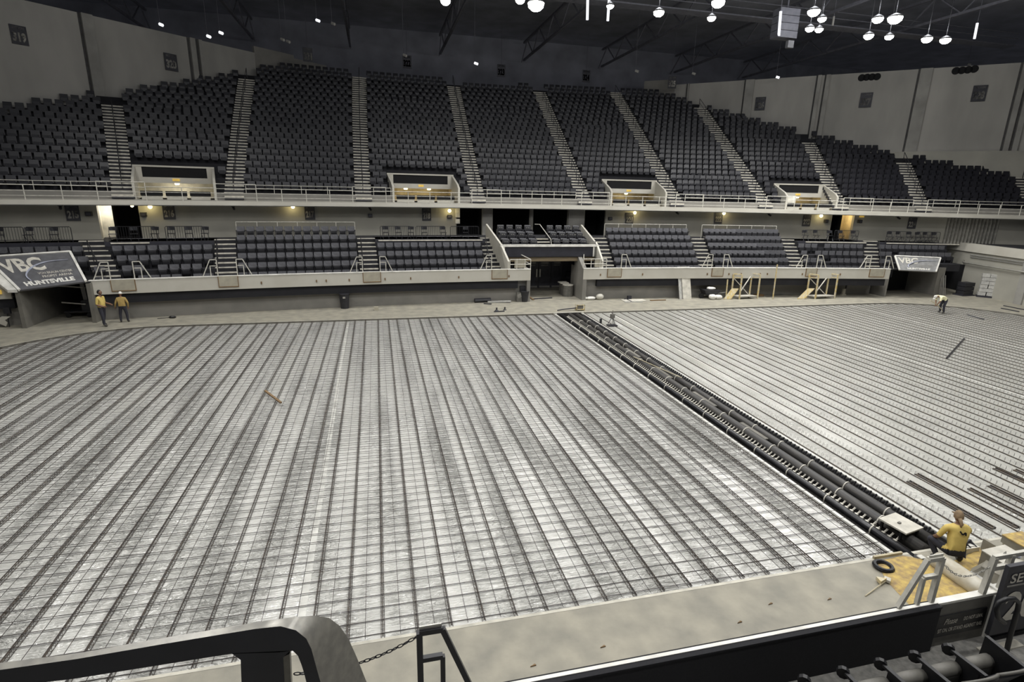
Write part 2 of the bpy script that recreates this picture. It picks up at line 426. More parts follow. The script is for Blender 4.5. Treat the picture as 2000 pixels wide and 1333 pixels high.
# ---- concourse wall with openings
doorspec = [(-17.56,-16.8,'lit'), (-16.8,-15.4,'dark'), (6.45,8.6,'dark'), (9.55,12.75,'dark'), (13.1,16.2,'dark'), (17.75,19.65,'dark'), (40.15,41.0,'dark'), (41.0,42.05,'warm'), (49.6,53.6,'curtain')]
cw = MB(); xs = -34.0
edges = []
for a, b, t in doorspec:
    edges.append((xs, a)); xs = b
edges.append((xs, 75))
for a, b in edges:
    if b-a < .02: continue
    S = srange(a, b, 2.0); A = [Wp(x, 4.0) for x in S]; B = [Wp(x, 6.6) for x in S]; C = [Wp(x, 6.6, .25) for x in S]; D = [Wp(x, 4.0, .25) for x in S]
    n = len(S); fs = []
    for i in range(n-1): fs += [(i, i+1, n+i+1, n+i)]
    fs += [(0, n, 2*n, 3*n), (n-1, 4*n-1, 3*n-1, 2*n-1)]
    cw.add(A+B+C+D, fs)
struct('wall_concourse', cw, M['wallconc'])
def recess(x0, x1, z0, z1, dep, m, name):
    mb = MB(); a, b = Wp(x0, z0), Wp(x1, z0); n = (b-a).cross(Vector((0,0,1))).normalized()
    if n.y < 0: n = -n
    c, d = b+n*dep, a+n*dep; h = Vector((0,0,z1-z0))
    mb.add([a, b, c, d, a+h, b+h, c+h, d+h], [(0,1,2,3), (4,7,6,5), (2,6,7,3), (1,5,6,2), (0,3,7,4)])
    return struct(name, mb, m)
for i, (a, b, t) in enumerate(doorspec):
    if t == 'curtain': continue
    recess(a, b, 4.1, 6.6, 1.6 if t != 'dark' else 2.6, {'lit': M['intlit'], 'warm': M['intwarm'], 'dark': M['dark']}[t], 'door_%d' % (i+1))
def plamp(loc, w, col=(1,.85,.6), r=.12):
    l = bpy.data.lights.new('lamp_light', 'POINT'); l.energy = w; l.color = col; l.shadow_soft_size = r
    o = bpy.data.objects.new('lamp_light', l); COL.objects.link(o); o.location = loc; return o
plamp(Wp(-17.15, 6.2, .7), 35, (1,.96,.88)); plamp(Wp(41.5, 6.2, .7), 30, (1,.8,.45))
# folding corrugated steel curtain in the far right opening
ct = MB(); A = []; Bq = []
for i in range(121):
    x = 49.6+4.0*i/120; off = .15*math.sin(i*PI/4); A.append(Wp(x, 4.0, .1+off)); Bq.append(Wp(x, 6.6, .1+off))
ct.strip(A, Bq); tag(obj('steel_shutter', ct, M['curtain'], smooth=True), 'vertically ribbed steel shutter closing the concourse opening at far right', 'shutter')
# ---- balcony slab
bs = MB(); slab(bs, Up, -48, 62, -2.75, 0.2, 6.47, 6.75)
struct('balcony_slab', bs, M['fascia'])
bs = MB(); slab(bs, Up, -48, 62, -2.7, 9.5, 6.42, 6.47)
struct('balcony_underside', bs, M['lowwall_band'])
# ---- upper tier
NR = 24
WALLPTS = [(-60, 16), (-25.9, 49.7), (-10.9, 63.5), (-7.0, 66.9), (31.6, 66.9), (35.0, 64.0), (60.2, 41.6), (90, 15)]
def inside_wall(p):
    x, y = p.x, p.y
    for (x0, y0), (x1, y1) in zip(WALLPTS, WALLPTS[1:]):
        if x0 <= x <= x1: return y < y0+(y1-y0)*(x-x0)/(x1-x0)
    return False
USTAIR = [(-38.0,-40.2), (-29.19,-30.04), (-22.7,-20.8), (-13.6,-11.9), (-4.2,-3.3), (5.4,5.2), (14.0,13.1), (22.2,20.9), (28.9,29.9), (35.8,38.2), (44.4,47.6)]
def ust(i, d): a, b = USTAIR[i]; return a+(b-a)*d/16.0
BOXES = [(-28.66,-23.79), (-11.34,-5.77), (7.79,13.04), (24.0,28.6)]
ut = MB()
for j in range(NR):
    d0 = TREAD*j; z = UZ0+RISE*j
    segs = [(-52, 66)]
    if d0 < 2.75:
        segs = []; c = -52
        for a, b in BOXES: segs.append((c, a)); c = b
        segs.append((c, 66))
    for a, b in segs:
        S = srange(a, b, 1.0); run = []
        for s in S+[None]:
            if s is not None and inside_wall(Up(s, d0, z)): run.append(s)
            else:
                if len(run) > 1:
                    ut.strip([Up(q, d0, z-RISE) for q in run], [Up(q, d0, z) for q in run])
                    ut.strip([Up(q, d0, z) for q in run], [Up(q, d0+TREAD, z) for q in run])
                run = []
struct('upper_tier', ut, M['upriser'])
# parapet in front of the first upper row
pp = MB(); c = -50
for a, b in BOXES+[(62, 62)]:
    slab(pp, Up, c, a, -.12, 0, 6.75, 7.28); c = b
struct('upper_parapet', pp, M['lowwall'])
# ---- upper boundary wall (top at 20.3 m) with pilasters
uw = MB()
ZT = 20.3
def wallseg(mb, p0, p1, z0, z1, th=.3, mi=0):
    a = Vector((*p0, 0)); b = Vector((*p1, 0)); d = (b-a).normalized(); nn = Vector((-d.y, d.x, 0))
    mb.hexa([a+Vector((0,0,z0)), b+Vector((0,0,z0)), b+nn*th+Vector((0,0,z0)), a+nn*th+Vector((0,0,z0)), a+Vector((0,0,z1)), b+Vector((0,0,z1)), b+nn*th+Vector((0,0,z1)), a+nn*th+Vector((0,0,z1))], mi)
wallseg(uw, WALLPTS[0], WALLPTS[1], 4, ZT); wallseg(uw, WALLPTS[1], WALLPTS[2], 4, ZT)
wallseg(uw, WALLPTS[5], WALLPTS[6], 4, ZT); wallseg(uw, WALLPTS[6], WALLPTS[7], 4, ZT)
struct('wall_upper', uw, M['upwall'])
ub = MB(); wallseg(ub, (-10.9,63.5), (-7.6,66.4), 4, 20.9); wallseg(ub, (32.2,66.4), (35.0,64.0), 4, 20.9)
wallseg(ub, (-7.6,66.4), (-4.6,69.0), 18.6, 20.6)
struct('wall_upper_end', ub, M['lowwall'])
bk = MB(); bk.box(-90, 110, 71.5, 72, 4, 26)
struct('wall_back', bk, M['ceil'])
# ceiling
cl = MB(); cl.box(-90, 110, -30, 75, 25.4, 25.6); struct('ceiling', cl, M['ceil'])
# slab over the top of the wall down from the ceiling (deep dark bulkhead behind the wall line)
# pilasters
pl = []
def wall_at(u):     # vertical line on the wall planes under photo column u (measured near the wall top)
    return u
def pilaster(t, seg, w, label):
    (x0, y0), (x1, y1) = seg; d = Vector((x1-x0, y1-y0, 0)); L = d.length; d /= L; nn = Vector((-d.y, d.x, 0))
    c = Vector((x0, y0, 0))+d*t*L; mb = MB()
    mb.obox(c+Vector((0,0,12.1))-nn*.12, d*w/2, nn*.16, Vector((0,0,8.2)))
    mb.obox(c+Vector((0,0,12.1))-nn*.02-d*(w/2+.09), d*.07, nn*.03, Vector((0,0,8.2)), 1)
    return struct('pilaster', mb, [M['pilaster'], M['joint']])
SL = (WALLPTS[1], WALLPTS[2]); SRR = (WALLPTS[5], WALLPTS[6])
def tseg(x, seg): return (x-seg[0][0])/(seg[1][0]-seg[0][0])
for x, seg, w in ((-21.2, SL, .75), (-15.35, SL, .45), (-14.85, SL, .3), (41.2, SRR, .9), (46.3, SRR, .35), (46.9, SRR, .4), (53.2, SRR, 1.0), (58.8, SRR, .4), (59.3, SRR, .4), (36.2, SRR, .15)):
    pilaster(tseg(x, seg), seg, w, '')
# ledge line at the foot of the right wall panels
ld = MB(); (x0, y0), (x1, y1) = SRR
a = Vector((50.0, y0+(y1-y0)*tseg(50.0, SRR), 0)); b = Vector((x1, y1, 0)); d = (b-a).normalized(); nn = Vector((-d.y, d.x, 0))
ld.hexa([a-nn*.35+Vector((0,0,4)), b-nn*.35+Vector((0,0,4)), b+Vector((0,0,4)), a+Vector((0,0,4)), a-nn*.35+Vector((0,0,12.55)), b-nn*.35+Vector((0,0,12.55)), b+Vector((0,0,12.55)), a+Vector((0,0,12.55))])
struct('wall_lower_right', ld, M['wallconc'])
# round duct holes, four in a row, near the wall top
def wallpt(u, v, seg):
    (x0, y0), (x1, y1) = seg; d = ray(u, v); ex, ey = x1-x0, y1-y0
    # ray(x,y) t = p0 + k e
    D = d.x*(-ey)+ex*d.y; t = (x0*(-ey)+ex*y0)/D
    return d*t+Vector((0,0,CH))
def wnorm(seg):
    d = Vector((seg[1][0]-seg[0][0], seg[1][1]-seg[0][1], 0)).normalized(); return d, Vector((-d.y, d.x, 0))
holes = [((1683,152),(1693,151),(1703,150.5),(1713,150)), ((1867,138.5),(1879,137.5),(1891,136.5),(1903,135)), ((3,3),(17,4),(31,6),(46,8))]
for gi, hs in enumerate(holes):
    seg = SRR if gi < 2 else SL
    if gi == 2: seg = SL
    d, nn = wnorm(seg)
    for k, (u, v) in enumerate(hs):
        p = wallpt(u, v, seg if gi < 2 else (WALLPTS[0], WALLPTS[1])); mb = MB()
        if gi == 2: d, nn = wnorm((WALLPTS[0], WALLPTS[1]))
        ring = [p-nn*.03+(d*math.cos(a)+Vector((0,0,1))*math.sin(a))*.34 for a in [2*PI*i/14 for i in range(14)]]
        mb.prism(ring, nn*.025)
        tag(obj('duct_opening', mb, M['dark']), 'round duct hole high on the %s, %s of four' % (('right wall, inner group', 'right wall, outer group', 'far left wall')[gi], ('first','second','third','fourth')[k]), 'vent', 'round duct holes')
exec_parts.append('structure')
# ================================================================== text
DG = None
def textmesh(txt, h, m, mapfn, bold=.0, xs=1.0, name='lettering', parent=None, width=None, shear=0.0):
    """flat lettering; mapfn(x, y) -> world point (x along the line centred on 0, y up, 0 at the baseline)"""
    cu = bpy.data.curves.new('text', 'FONT'); cu.body = txt; cu.size = 1; cu.align_x = 'CENTER'; cu.offset = bold; cu.resolution_u = 3; cu.shear = shear
    o = bpy.data.objects.new('text', cu); COL.objects.link(o)
    bpy.context.view_layer.update()
    me = bpy.data.meshes.new_from_object(o.evaluated_get(bpy.context.evaluated_depsgraph_get()))
    bpy.data.objects.remove(o); bpy.data.curves.remove(cu)
    xsv = [v.co.x for v in me.vertices]; ysv = [v.co.y for v in me.vertices]
    if not xsv: return None
    w = max(xsv)-min(xsv); cx = (max(xsv)+min(xsv))/2; hh = max(ysv)-min(ysv); y0 = min(ysv)
    sy = h/hh; sx = (width/w) if width else sy*xs
    org = WL[parent.name] if parent is not None else Vector((0,0,0))
    for v in me.vertices: v.co = mapfn((v.co.x-cx)*sx, (v.co.y-y0)*sy)-org
    me.materials.clear(); me.materials.append(m)
    o = link(name, me, parent); WL[name] = org
    return o
def planemap(c, ex, ey, n, off=.02):
    c = Vector(c); ex = Vector(ex).normalized(); ey = Vector(ey).normalized(); n = Vector(n).normalized()
    return lambda x, y: c+ex*x+ey*y+n*off
ORD_ = 'first second third fourth fifth sixth seventh eighth'.split()
# ---- section number boards
def section_sign(num, c, ex, ny, w, h, where, dark=M['signdark'], bright=M['signnum']):
    ey = Vector((0,0,1)); ex = Vector(ex).normalized(); n = Vector(ny).normalized(); c = Vector(c)
    t = thing('section_sign', 'section %s number board %s' % (num, where if isinstance(where, str) else where), 'sign', c)
    mb = MB(); mb.obox(c, ex*w/2, n*.02, ey*h/2); obj('board', mb, dark, t, world=True)
    textmesh('SECTION', h*.13, M['signsmall'], planemap(c+ey*h*.31, ex, ey, n), .02, parent=t, width=w*.7, name='small_lettering')
    textmesh(num, h*.5, bright, planemap(c-ey*h*.36, ex, ey, n), .05, parent=t, width=w*.8, name='numerals')
for num, u, v in (('215',142,416), ('216',330,414), ('217',605,416), ('218',833,419), ('221',1229,427), ('222',1403,426), ('223',1575,431), ('224',1781,436)):
    p = solve(lambda x, z: Wp(x, z), u, v, ((u-1000)/22+12, 5.6)); x, z = p
    a, b = Wp(x-.1, z), Wp(x+.1, z); ex = (b-a).normalized(); nn = Vector((ex.y, -ex.x, 0))
    section_sign(num, Wp(x, z)+nn*.05, ex, nn, .72, .98, 'on the concourse wall under the balcony, %s from the left' % ORD_[['215','216','217','218','221','222','223','224'].index(num)])
for num, u, v, seg, w in (('319',36,69,(WALLPTS[0],WALLPTS[1]),.98), ('320',333,122,SL,1.05), ('326',1485,203,SRR,1.05), ('327',1691,196,SRR,1.1), ('328',1912,183,SRR,1.1)):
    p = wallpt(u, v, seg); d, nn = wnorm(seg)
    section_sign(num, p-nn*.1, d, -nn, w, w*1.3, 'high on the upper wall, %s' % {'319':'leftmost of all','320':'second from the left','326':'third from the right','327':'second from the right','328':'rightmost of all'}[num], dark=M['signdark'], bright=M['signnum'] if num in ('319','320') else M['signsmall'])
# boards hanging free over the upper rows
def hang(num, u, v, y, ry=0.0):
    p = ony(u, v, y); section_sign(num, p, (1, ry, 0), (ry, -1, 0), .95, 1.3, 'hanging over the top rows, %s of five' % ORD_[int(num)-321], bright=M['signsmall'] if num in '' else M['signnum'])
    mb = MB(); mb.tube([p+Vector((0,.06,.5)), Vector((p.x, p.y+.06, 25.4))], .02, 4)
    tag(obj('hanging_rod', mb, M['truss']), 'thin dark rod holding a number board, %s of five from the left' % ORD_[int(num)-321], 'rod')
hang('321', 601, 107, 63.2, .3); hang('322', 795, 121, 66); hang('323', 979, 138, 66); hang('324', 1145, 149, 66); hang('325', 1313, 161, 62.5, -.3)

# ================================================================== stairs
ORD = 'first second third fourth fifth sixth seventh eighth ninth tenth eleventh twelfth thirteenth fourteenth fifteenth sixteenth seventeenth eighteenth nineteenth twentieth'.split()
tens = {20:'twenty', 30:'thirty', 40:'forty', 50:'fifty', 60:'sixty', 70:'seventy', 80:'eighty'}
def ordn(i):       # 0-based
    n = i+1
    if n <= 20: return ORD[i]
    t, r = n//10*10, n % 10
    return (tens[t][:-1]+'ieth') if r == 0 else tens[t]+'-'+ORD[r-1]
uwhere = [None]+['%s flight from the left' % w for w in 'first second third fourth fifth sixth seventh eighth ninth tenth'.split()]
for i in range(1, 11):
    tops = {1:10.0, 2:16.2, 3:18.6, 4:18.1, 5:18.0, 6:18.8, 7:16.2, 8:9.9, 9:6.4, 10:4.6}
    D = tops[i]; nst = int(D/TREAD*2)
    c0 = Up(ust(i, 0), 0, UZ0)
    t = thing('aisle_stairs', 'upper tier aisle stairs %s' % uwhere[i], 'stairs', c0, group='upper tier aisle stairs')
    hw = .62
    for k in range(-1, nst+1):
        d = k*TREAD/2; z = UZ0+RISE/2*(k)+.01; s = ust(i, max(d, 0))
        a, b = Up(s-hw, d, z), Up(s+hw, d, z); a2, b2 = Up(s-hw, d+.11, z), Up(s+hw, d+.11, z)
        c, e = Up(s-hw, d+.4, z), Up(s+hw, d+.4, z); dn = Vector((0,0,-.26))
        mb = MB(); mb.hexa([a+dn, b+dn, e+dn, c+dn, a, b, e, c], 1)
        up = Vector((0,0,.012)); fr = (a-a2).normalized()*.02; lo = Vector((0,0,-.09))
        mb.hexa([a+fr+lo, b+fr+lo, b2+lo, a2+lo, a+up+fr, b+up+fr, b2+up, a2+up], 0)
        obj('step', mb, [M['nosing'], M['treads']], t, world=True)
    # centre handrail in short lengths
    k = 0
    while k < D-1.2:
        mb = MB(); s0, s1 = ust(i, k+.2), ust(i, k+1.9)
        p0, p1 = Up(s0, k+.2, UZ0+UK*(k+.2)), Up(s1, k+1.9, UZ0+UK*(k+1.9)); H = Vector((0,0,.85))
        mb.tube([p0, p0+H, p1+H, p1], .03, 5)
        mb.tube([p0+H*.5, p1+H*.5], .02, 4)
        obj('handrail', mb, M['darkrail'], t, world=True); k += 2.4
lwhere = ['leftmost flight', 'second flight from the left', 'third flight from the left', 'left of the central seating box', 'right of the central seating box', 'third flight from the right', 'second flight from the right', 'rightmost flight']
for i in range(8):
    t = thing('aisle_stairs', 'lower tier stairs %s with pale step edges' % lwhere[i], 'stairs', Lp(lst(i,0), 0, LZ0), group='lower tier stairs')
    hw = .62
    for k in range(11):
        d = .35+k*LROW/2; z = LZ0+.04+LRISE/2*k; s = lst(i, d)
        a, b = Lp(s-hw, d, z), Lp(s+hw, d, z); a2, b2 = Lp(s-hw, d+.13, z), Lp(s+hw, d+.13, z); c, e = Lp(s-hw, d+LROW/2, z), Lp(s+hw, d+LROW/2, z)
        dn = Vector((0,0,-.27)); up = Vector((0,0,.012)); fr = (a-a2).normalized()*.02; lo = Vector((0,0,-.07))
        mb = MB(); mb.hexa([a+dn, b+dn, e+dn, c+dn, a, b, e, c], 1)
        mb.hexa([a+fr+lo, b+fr+lo, b2+lo, a2+lo, a+up+fr, b+up+fr, b2+up, a2+up], 0)
        obj('step', mb, [M['nosing'], M['treads']], t, world=True)
    if i in (0, 1, 2, 3, 7):
        mb = MB(); sd = -.42 if i < 4 else .5; H = Vector((0,0,.78))
        for d in (.6, 1.5, 2.4, 3.3): mb.tube([Lp(lst(i,d)+sd, d, LZ0+LRISE*d/LROW), Lp(lst(i,d)+sd, d, LZ0+LRISE*d/LROW)+H], .025, 5)
        mb.tube([Lp(lst(i,d)+sd, d, LZ0+LRISE*d/LROW)+H for d in (.6, 3.3)], .03, 5)
        obj('handrail', mb, M['darkrail'], t, world=True)
# ================================================================== seats, lower tier
def make_seat():
    t = thing('arena_seat', 'x', 'seat')
    # local: faces -y (to the rink), floor at z=0
    b = MB(); n = 6
    F = []; Bk = []
    for iz, z in enumerate((.50, .54, .68, .82, .87)):
        for ix in range(n+1):
            x = -.255+.51*ix/n; cv = .045*(1-(2*ix/n-1)**2); lean = .16*(z-.4)
            xe = x*(1 if z < .84 else .97)
            F.append((xe, .10+lean+cv-.03, z)); Bk.append((xe*1.02, .16+lean+cv, z if iz < 4 else z-.01))
    nv = len(F); fs = []
    for iz in range(4):
        for ix in range(n):
            a = iz*(n+1)+ix; fs.append((a, a+1, a+n+2, a+n+1)); fs.append((nv+a, nv+a+n+1, nv+a+n+2, nv+a+1))
    for ix in range(n):
        a = 4*(n+1)+ix; fs.append((a, a+1, nv+a+1, nv+a)); fs.append((ix, nv+ix, nv+ix+1, ix+1))
    for iz in range(4):
        a = iz*(n+1); fs.append((a, a+n+1, nv+a+n+1, nv+a)); a += n; fs.append((a, nv+a, nv+a+n+1, a+n+1))
    b.add(F+Bk, fs); obj('backrest', b, M['seatgrey'], t)
    p = MB()   # folded-up pan, cushion rounded at the top
    P = [(.03,.22), (.0,.30), (-.02,.44), (-.01,.53), (.035,.56), (.08,.52), (.09,.40), (.08,.26)]
    p.prism([(-.215, y, z) for y, z in P], (.43, 0, 0)); obj('seat_pan', p, M['seatpan'], t)
    for sx in (-.265, .265):
        a = MB(); a.box(sx-.02, sx+.02, .02, .17, 0, .58); a.box(sx-.028, sx+.028, -.18, .16, .58, .62); a.box(sx-.03, sx+.03, -.02, .2, 0, .03)
        obj('standard', a, M['seatrim'], t)
    return t
seat0 = make_seat(); seat_used = False; seat_n = 0
BLK = {'215':'leftmost block','216':'second block','217':'third block','218':'block left of centre','221':'block right of centre','222':'sixth block','223':'seventh block','224':'rightmost block'}
ROWN = ['front', 'second', 'third', 'fourth', 'fifth', 'top']
def seatstuff(mb, P, dirx, m=1.0):
    ex = Vector(dirx).normalized(); ey = Vector((-ex.y, ex.x, 0)); P = Vector(P); z = Vector((0,0,1))
    mb.obox(P+ey*.17+z*.7, ex*.25, ey*.03, z*.18); mb.obox(P+ey*.05+z*.4, ex*.21, ey*.045, z*.15, 1)
    mb.obox(P+ex*.28+ey*.06+z*.3, ex*.018, ey*.09, z*.3, 1)
def add_seat(s, i, lab, grp):
    global seat_used, seat_n
    d = LROW*i+.80 if i else .86
    P = Lp(s, d, lz(i)); rz = ang(.006, s)
    if not seat_used: seat0.location = P; seat0.rotation_euler = (0,0,rz); seat0['label'] = lab; seat0['group'] = grp; seat_used = True
    else: dup(seat0, P, rz, lab, grp)
    seat_n += 1
gaps = {('216',1):(2,7), ('216',0):(0,5), ('223',1):(3,), ('223',3):(3,), ('224',2):(2,), ('215',0):(5,), ('223',2):(1,)}
rest = MB(); jobs = []
for sec, (a, b, rows, ns) in SECT.items():
    for i in range(rows):
        d = LROW*i+.8
        s0 = (lst(a, d)+.68) if a is not None else {'215': -36.0}[sec]
        s1 = (lst(b, d)-.68) if b is not None else 34.9
        if sec == '215' and i < 3: s0 = sL1+.5 - (2.0 if i == 2 else 0)
        if sec == '224' and i < 2: s1 = 28.6+ (.5 if i else 0) 
        nn_ = max(1, int(round((s1-s0)/.585))); 
        if sec in ('217','221','222'): nn_ = ns
        for k in range(nn_):
            if k in gaps.get((sec, i), ()): continue
            jobs.append((sec, i, k, s0+(s1-s0)*(k+.5)/nn_, nn_))
# the 300 that show largest are things, the remaining ones one object
jobs.sort(key=lambda j: abs(j[3]+6)+j[1]*.5)
for q, (sec, i, k, s, nn_) in enumerate(jobs):
    if q < 300: add_seat(s, i, 'grey arena seat, %s, %s row, %s from the left' % (BLK[sec], ROWN[i], ORD[k]), 'grey folding seats of the lower tier')
    else:
        P = Lp(s, LROW*i+.82, lz(i)); a = ang(.006, s); seatstuff(rest, P, (math.cos(a), math.sin(a), 0))
if rest.v: tag(obj('arena_seats', rest, [M['seatgrey'], M['seatpan']]), 'remaining folded grey arena seats at the outer ends of the lower tier', 'seats', kind='stuff')
# rails above the six-row sections
for sec, (a, b) in {'217': (1,2), '221': (4,5), '222': (5,6)}.items():
    s0, s1 = lst(a, 5.2)+.7, lst(b, 5.2)-.7; zt = 5.35
    t = thing('back_rail', 'pale metal rail behind the top row of the %s' % BLK[sec], 'railing', Lp(s0, 5.6, 4.2), group='rails behind the top seat rows')
    mb = MB(); mb.tube([Lp(s, 5.6, zt) for s in srange(s0, s1, 2)], .022, 5); obj('top_rail', mb, M['uprail'], t, world=True)
    for q in range(7):
        s = s0+(s1-s0)*q/6; mb = MB(); mb.tube([Lp(s, 5.6, 4.2), Lp(s, 5.6, zt)], .022, 5); obj('post', mb, M['uprail'], t, world=True)
# ================================================================== seats, upper tier (several thousand: one mass)
us = MB(); glint = random.Random(3)
for j in range(NR):
    z = UZ0+RISE*j; dd = TREAD*j+.45
    bnd = [ust(i, dd) for i in range(11)]; bnd = [-52]+bnd+[66]
    for a, b in zip(bnd, bnd[1:]):
        a += .7; b -= .7; k = int((b-a)/.56)
        for q in range(k):
            s = a+(b-a)*(q+(.25 if j % 2 else .75))/k
            if TREAD*j < 2.75 and any(x0-.3 < s < x1+.3 for x0, x1 in BOXES): continue
            P = Up(s, dd, z)
            if not inside_wall(Up(s, dd+.5, z)): continue
            u_ = P-Vector((0,0,CH)); w = u_.dot(_f)
            if w < 1: continue
            uu = 1000+CF*u_.dot(_r)/w
            if uu < -60 or uu > 2060: continue
            t = .01*s; n = math.hypot(1, t); ex = Vector((1/n, -t/n, 0)); ey = Vector((t/n, 1/n, 0)); Z = Vector((0,0,1))
            tl = glint.uniform(-.02, .02)
            c = P+ey*.16+Z*.6
            us.hexa([c-ex*.26-Z*.2-ey*.02, c+ex*.26-Z*.2-ey*.02, c+ex*.26-Z*.2+ey*.04, c-ex*.26-Z*.2+ey*.04, c-ex*.25+Z*.24+ey*(.06+tl), c+ex*.25+Z*.24+ey*(.06+tl), c+ex*.25+Z*.22+ey*(.11+tl), c-ex*.25+Z*.22+ey*(.11+tl)])
            us.obox(P+ey*.02+Z*.42, ex*.2, ey*.05, Z*.13)
tag(obj('upper_tier_seats', us, M['uppseat']), 'thousands of dark folded seats filling the upper tier between the stairs', 'seats', kind='stuff')

# ================================================================== balcony railing
def railing(d, z0, label, raised, low=.86, posts_low=1.72, a=-44, b=56, skip=()):
    t = thing('balcony_railing', label, 'railing', Up(0, d, z0))
    S = []; s = a
    while s < b: S.append(s); s += posts_low
    segs = []; c = a
    for r0, r1 in raised: segs.append((c, r0, low)); segs.append((r0, r1, low+.28)); c = r1
    segs.append((c, b, low))
    for x0, x1, h in segs:
        if any(x0 >= k0-.05 and x1 <= k1+.05 for k0, k1 in skip): continue
        n = max(1, int(round((x1-x0)/posts_low)))
        for q in range(n+1):
            if q == n and h < 1: continue
            if q == 0 and h < 1 and x0 != a: continue
            s = x0+(x1-x0)*q/n; mb = MB(); mb.tube([Up(s, d, z0), Up(s, d, z0+h)], .03, 5); obj('post', mb, M['uprail'], t, world=True)
        for f in (1.0, .62, .28) if h < 1 else (1.0, .72, .46, .2):
            mb = MB(); mb.tube([Up(s, d, z0+h*f) for s in srange(x0, x1, 2)], .026 if f == 1 else .02, 5); obj('rail', mb, M['uprail'], t, world=True)
    return t
RAISE = []
for i in range(1, 11):
    s = ust(i, 0); RAISE.append((s-1.1, s+1.4))
railing(-2.65, 6.75, 'pale grey pipe railing along the front edge of the balcony', RAISE)
t = thing('walkway_railing', 'second pale pipe railing behind the balcony walkway', 'railing', Up(0, -.06, 7.28))
c = -44.0
blk = sorted([(ust(i,0)-.8, ust(i,0)+.8) for i in range(0, 11)]+[(a-.1, b+.1) for a, b in BOXES])
for a, b in blk+[(60, 60)]:
    if a-c > 1.2:
        n = max(1, int(round((a-c)/1.8)))
        for q in range(n+1):
            s = c+(a-c)*q/n; mb = MB(); mb.tube([Up(s, -.06, 7.2), Up(s, -.06, 7.85)], .024, 5); obj('post', mb, M['uprail'], t, world=True)
        for z in (7.85, 7.6): mb = MB(); mb.tube([Up(s, -.06, z) for s in srange(c, a, 2)], .022, 5); obj('rail', mb, M['uprail'], t, world=True)
    c = max(c, b)
# ================================================================== vomitory boxes of the upper tier
bwhere = ['leftmost of four', 'second from the left', 'third from the left', 'rightmost of four']
for bi, (a, b) in enumerate(BOXES):
    c0 = Up((a+b)/2, 0, 6.75)
    t = thing('entrance_box', 'white-walled upper tier entrance box, %s' % bwhere[bi], 'entrance', c0, group='upper tier entrance boxes')
    zb, zt, D = 6.75, 9.02, 2.75
    for s, nm in ((a, 1), (b, -1)):
        mb = MB(); th = .16*nm
        P = [Up(s, -.2, zb), Up(s, -.2, 7.95), Up(s, .3, 8.25), Up(s, D, zt), Up(s, D, zb)]
        ex = (Up(s+.1, 0, 0)-Up(s, 0, 0)).normalized(); mb.prism(P, ex*th); obj('side_wall', mb, M['fascia'], t, world=True)
    mb = MB(); slab(mb, Up, a, b, D-.12, D, zt-.06, zt+.06, 6); slab(mb, Up, a, a+.5, D-.1, D, 8.2, zt, 6); slab(mb, Up, b-.5, b, D-.1, D, 8.2, zt, 6); slab(mb, Up, a, b, D-.1, D, 7.85, 8.25, 6)
    obj('back_wall', mb, M['fascia'], t, world=True)
    mb = MB(); slab(mb, Up, a+.5, b-.5, D-.04, D+.02, 8.25, zt-.06, 6); obj('dark_opening', mb, M['dark'], t, world=True)
    mb = MB(); slab(mb, Up, a+.1, b-.1, D+1.8, D+1.85, zb, 7.9, 6); slab(mb, Up, a+.1, b-.1, D, D+1.8, 7.86, 7.9, 6)
    slab(mb, Up, a, a+.1, D, D+1.8, zb, 7.9, 6); slab(mb, Up, b-.1, b, D, D+1.8, zb, 7.9, 6)
    obj('corridor', mb, M['intlit'] if bi in (0,) else M['intwarm'] if bi else M['intlit'], t, world=True)
    mb = MB(); sm = (a+b)/2; slab(mb, Up, sm-.22, sm+.22, D-.16, D-.12, 8.0, 8.18, 6)
    e = tag(obj('exit_sign', mb, M['exit']), 'small yellow exit sign on the entrance box %s' % bwhere[bi], 'sign', 'exit signs on the entrance boxes')
    # low dark-topped counters in the opening
    for q in range(3):
        x0 = a+.3+(b-a-.6)*q/3+.08; x1 = a+.3+(b-a-.6)*(q+1)/3-.08
        tt = thing('drink_rail', 'black-fronted counter %s of three in the entrance box %s' % (ORD[q], bwhere[bi]), 'counter', Up((x0+x1)/2, .3, 6.75), group='counters in the entrance boxes')
        mb = MB(); slab(mb, Up, x0, x1, .2, .24, 7.0, 7.32, 6); obj('front_panel', mb, M['dark'], tt, world=True)
        mb = MB(); slab(mb, Up, x0+.04, x1-.04, .26, .34, 6.75, 7.0, 6); obj('base', mb, M['fascia'], tt, world=True)
    for q, sx in enumerate(((a+b)/2,) if bi in (0, 2) else (a+1.6, b-2.0)):
        tl = thing('ceiling_light', 'small light inside the entrance box %s%s' % (bwhere[bi], ('', ', left one', ', right one')[0 if bi in (0,2) else q+1]), 'lamp', Up(sx, D+.6, 7.85), group='lights in the entrance boxes')
        mb = MB(); mb.lathe(Up(sx, D+.6, 7.74), [(.1,0), (.16,.05), (.16,.12)], 10); obj('shade', mb, M['bulb'], tl, world=True)
        plamp(Up(sx, D+.5, 7.45), (26 if bi == 0 else 10), (1,.93,.8) if bi == 0 else (1,.86,.6))
    if bi == 3:
        mb = MB(); slab(mb, Up, a+.15, a+1.2, .5, .58, zb, 7.95, 6); tag(obj('door_leaf', mb, M['intlit']), 'white open door leaf at left inside the rightmost entrance box', 'door')
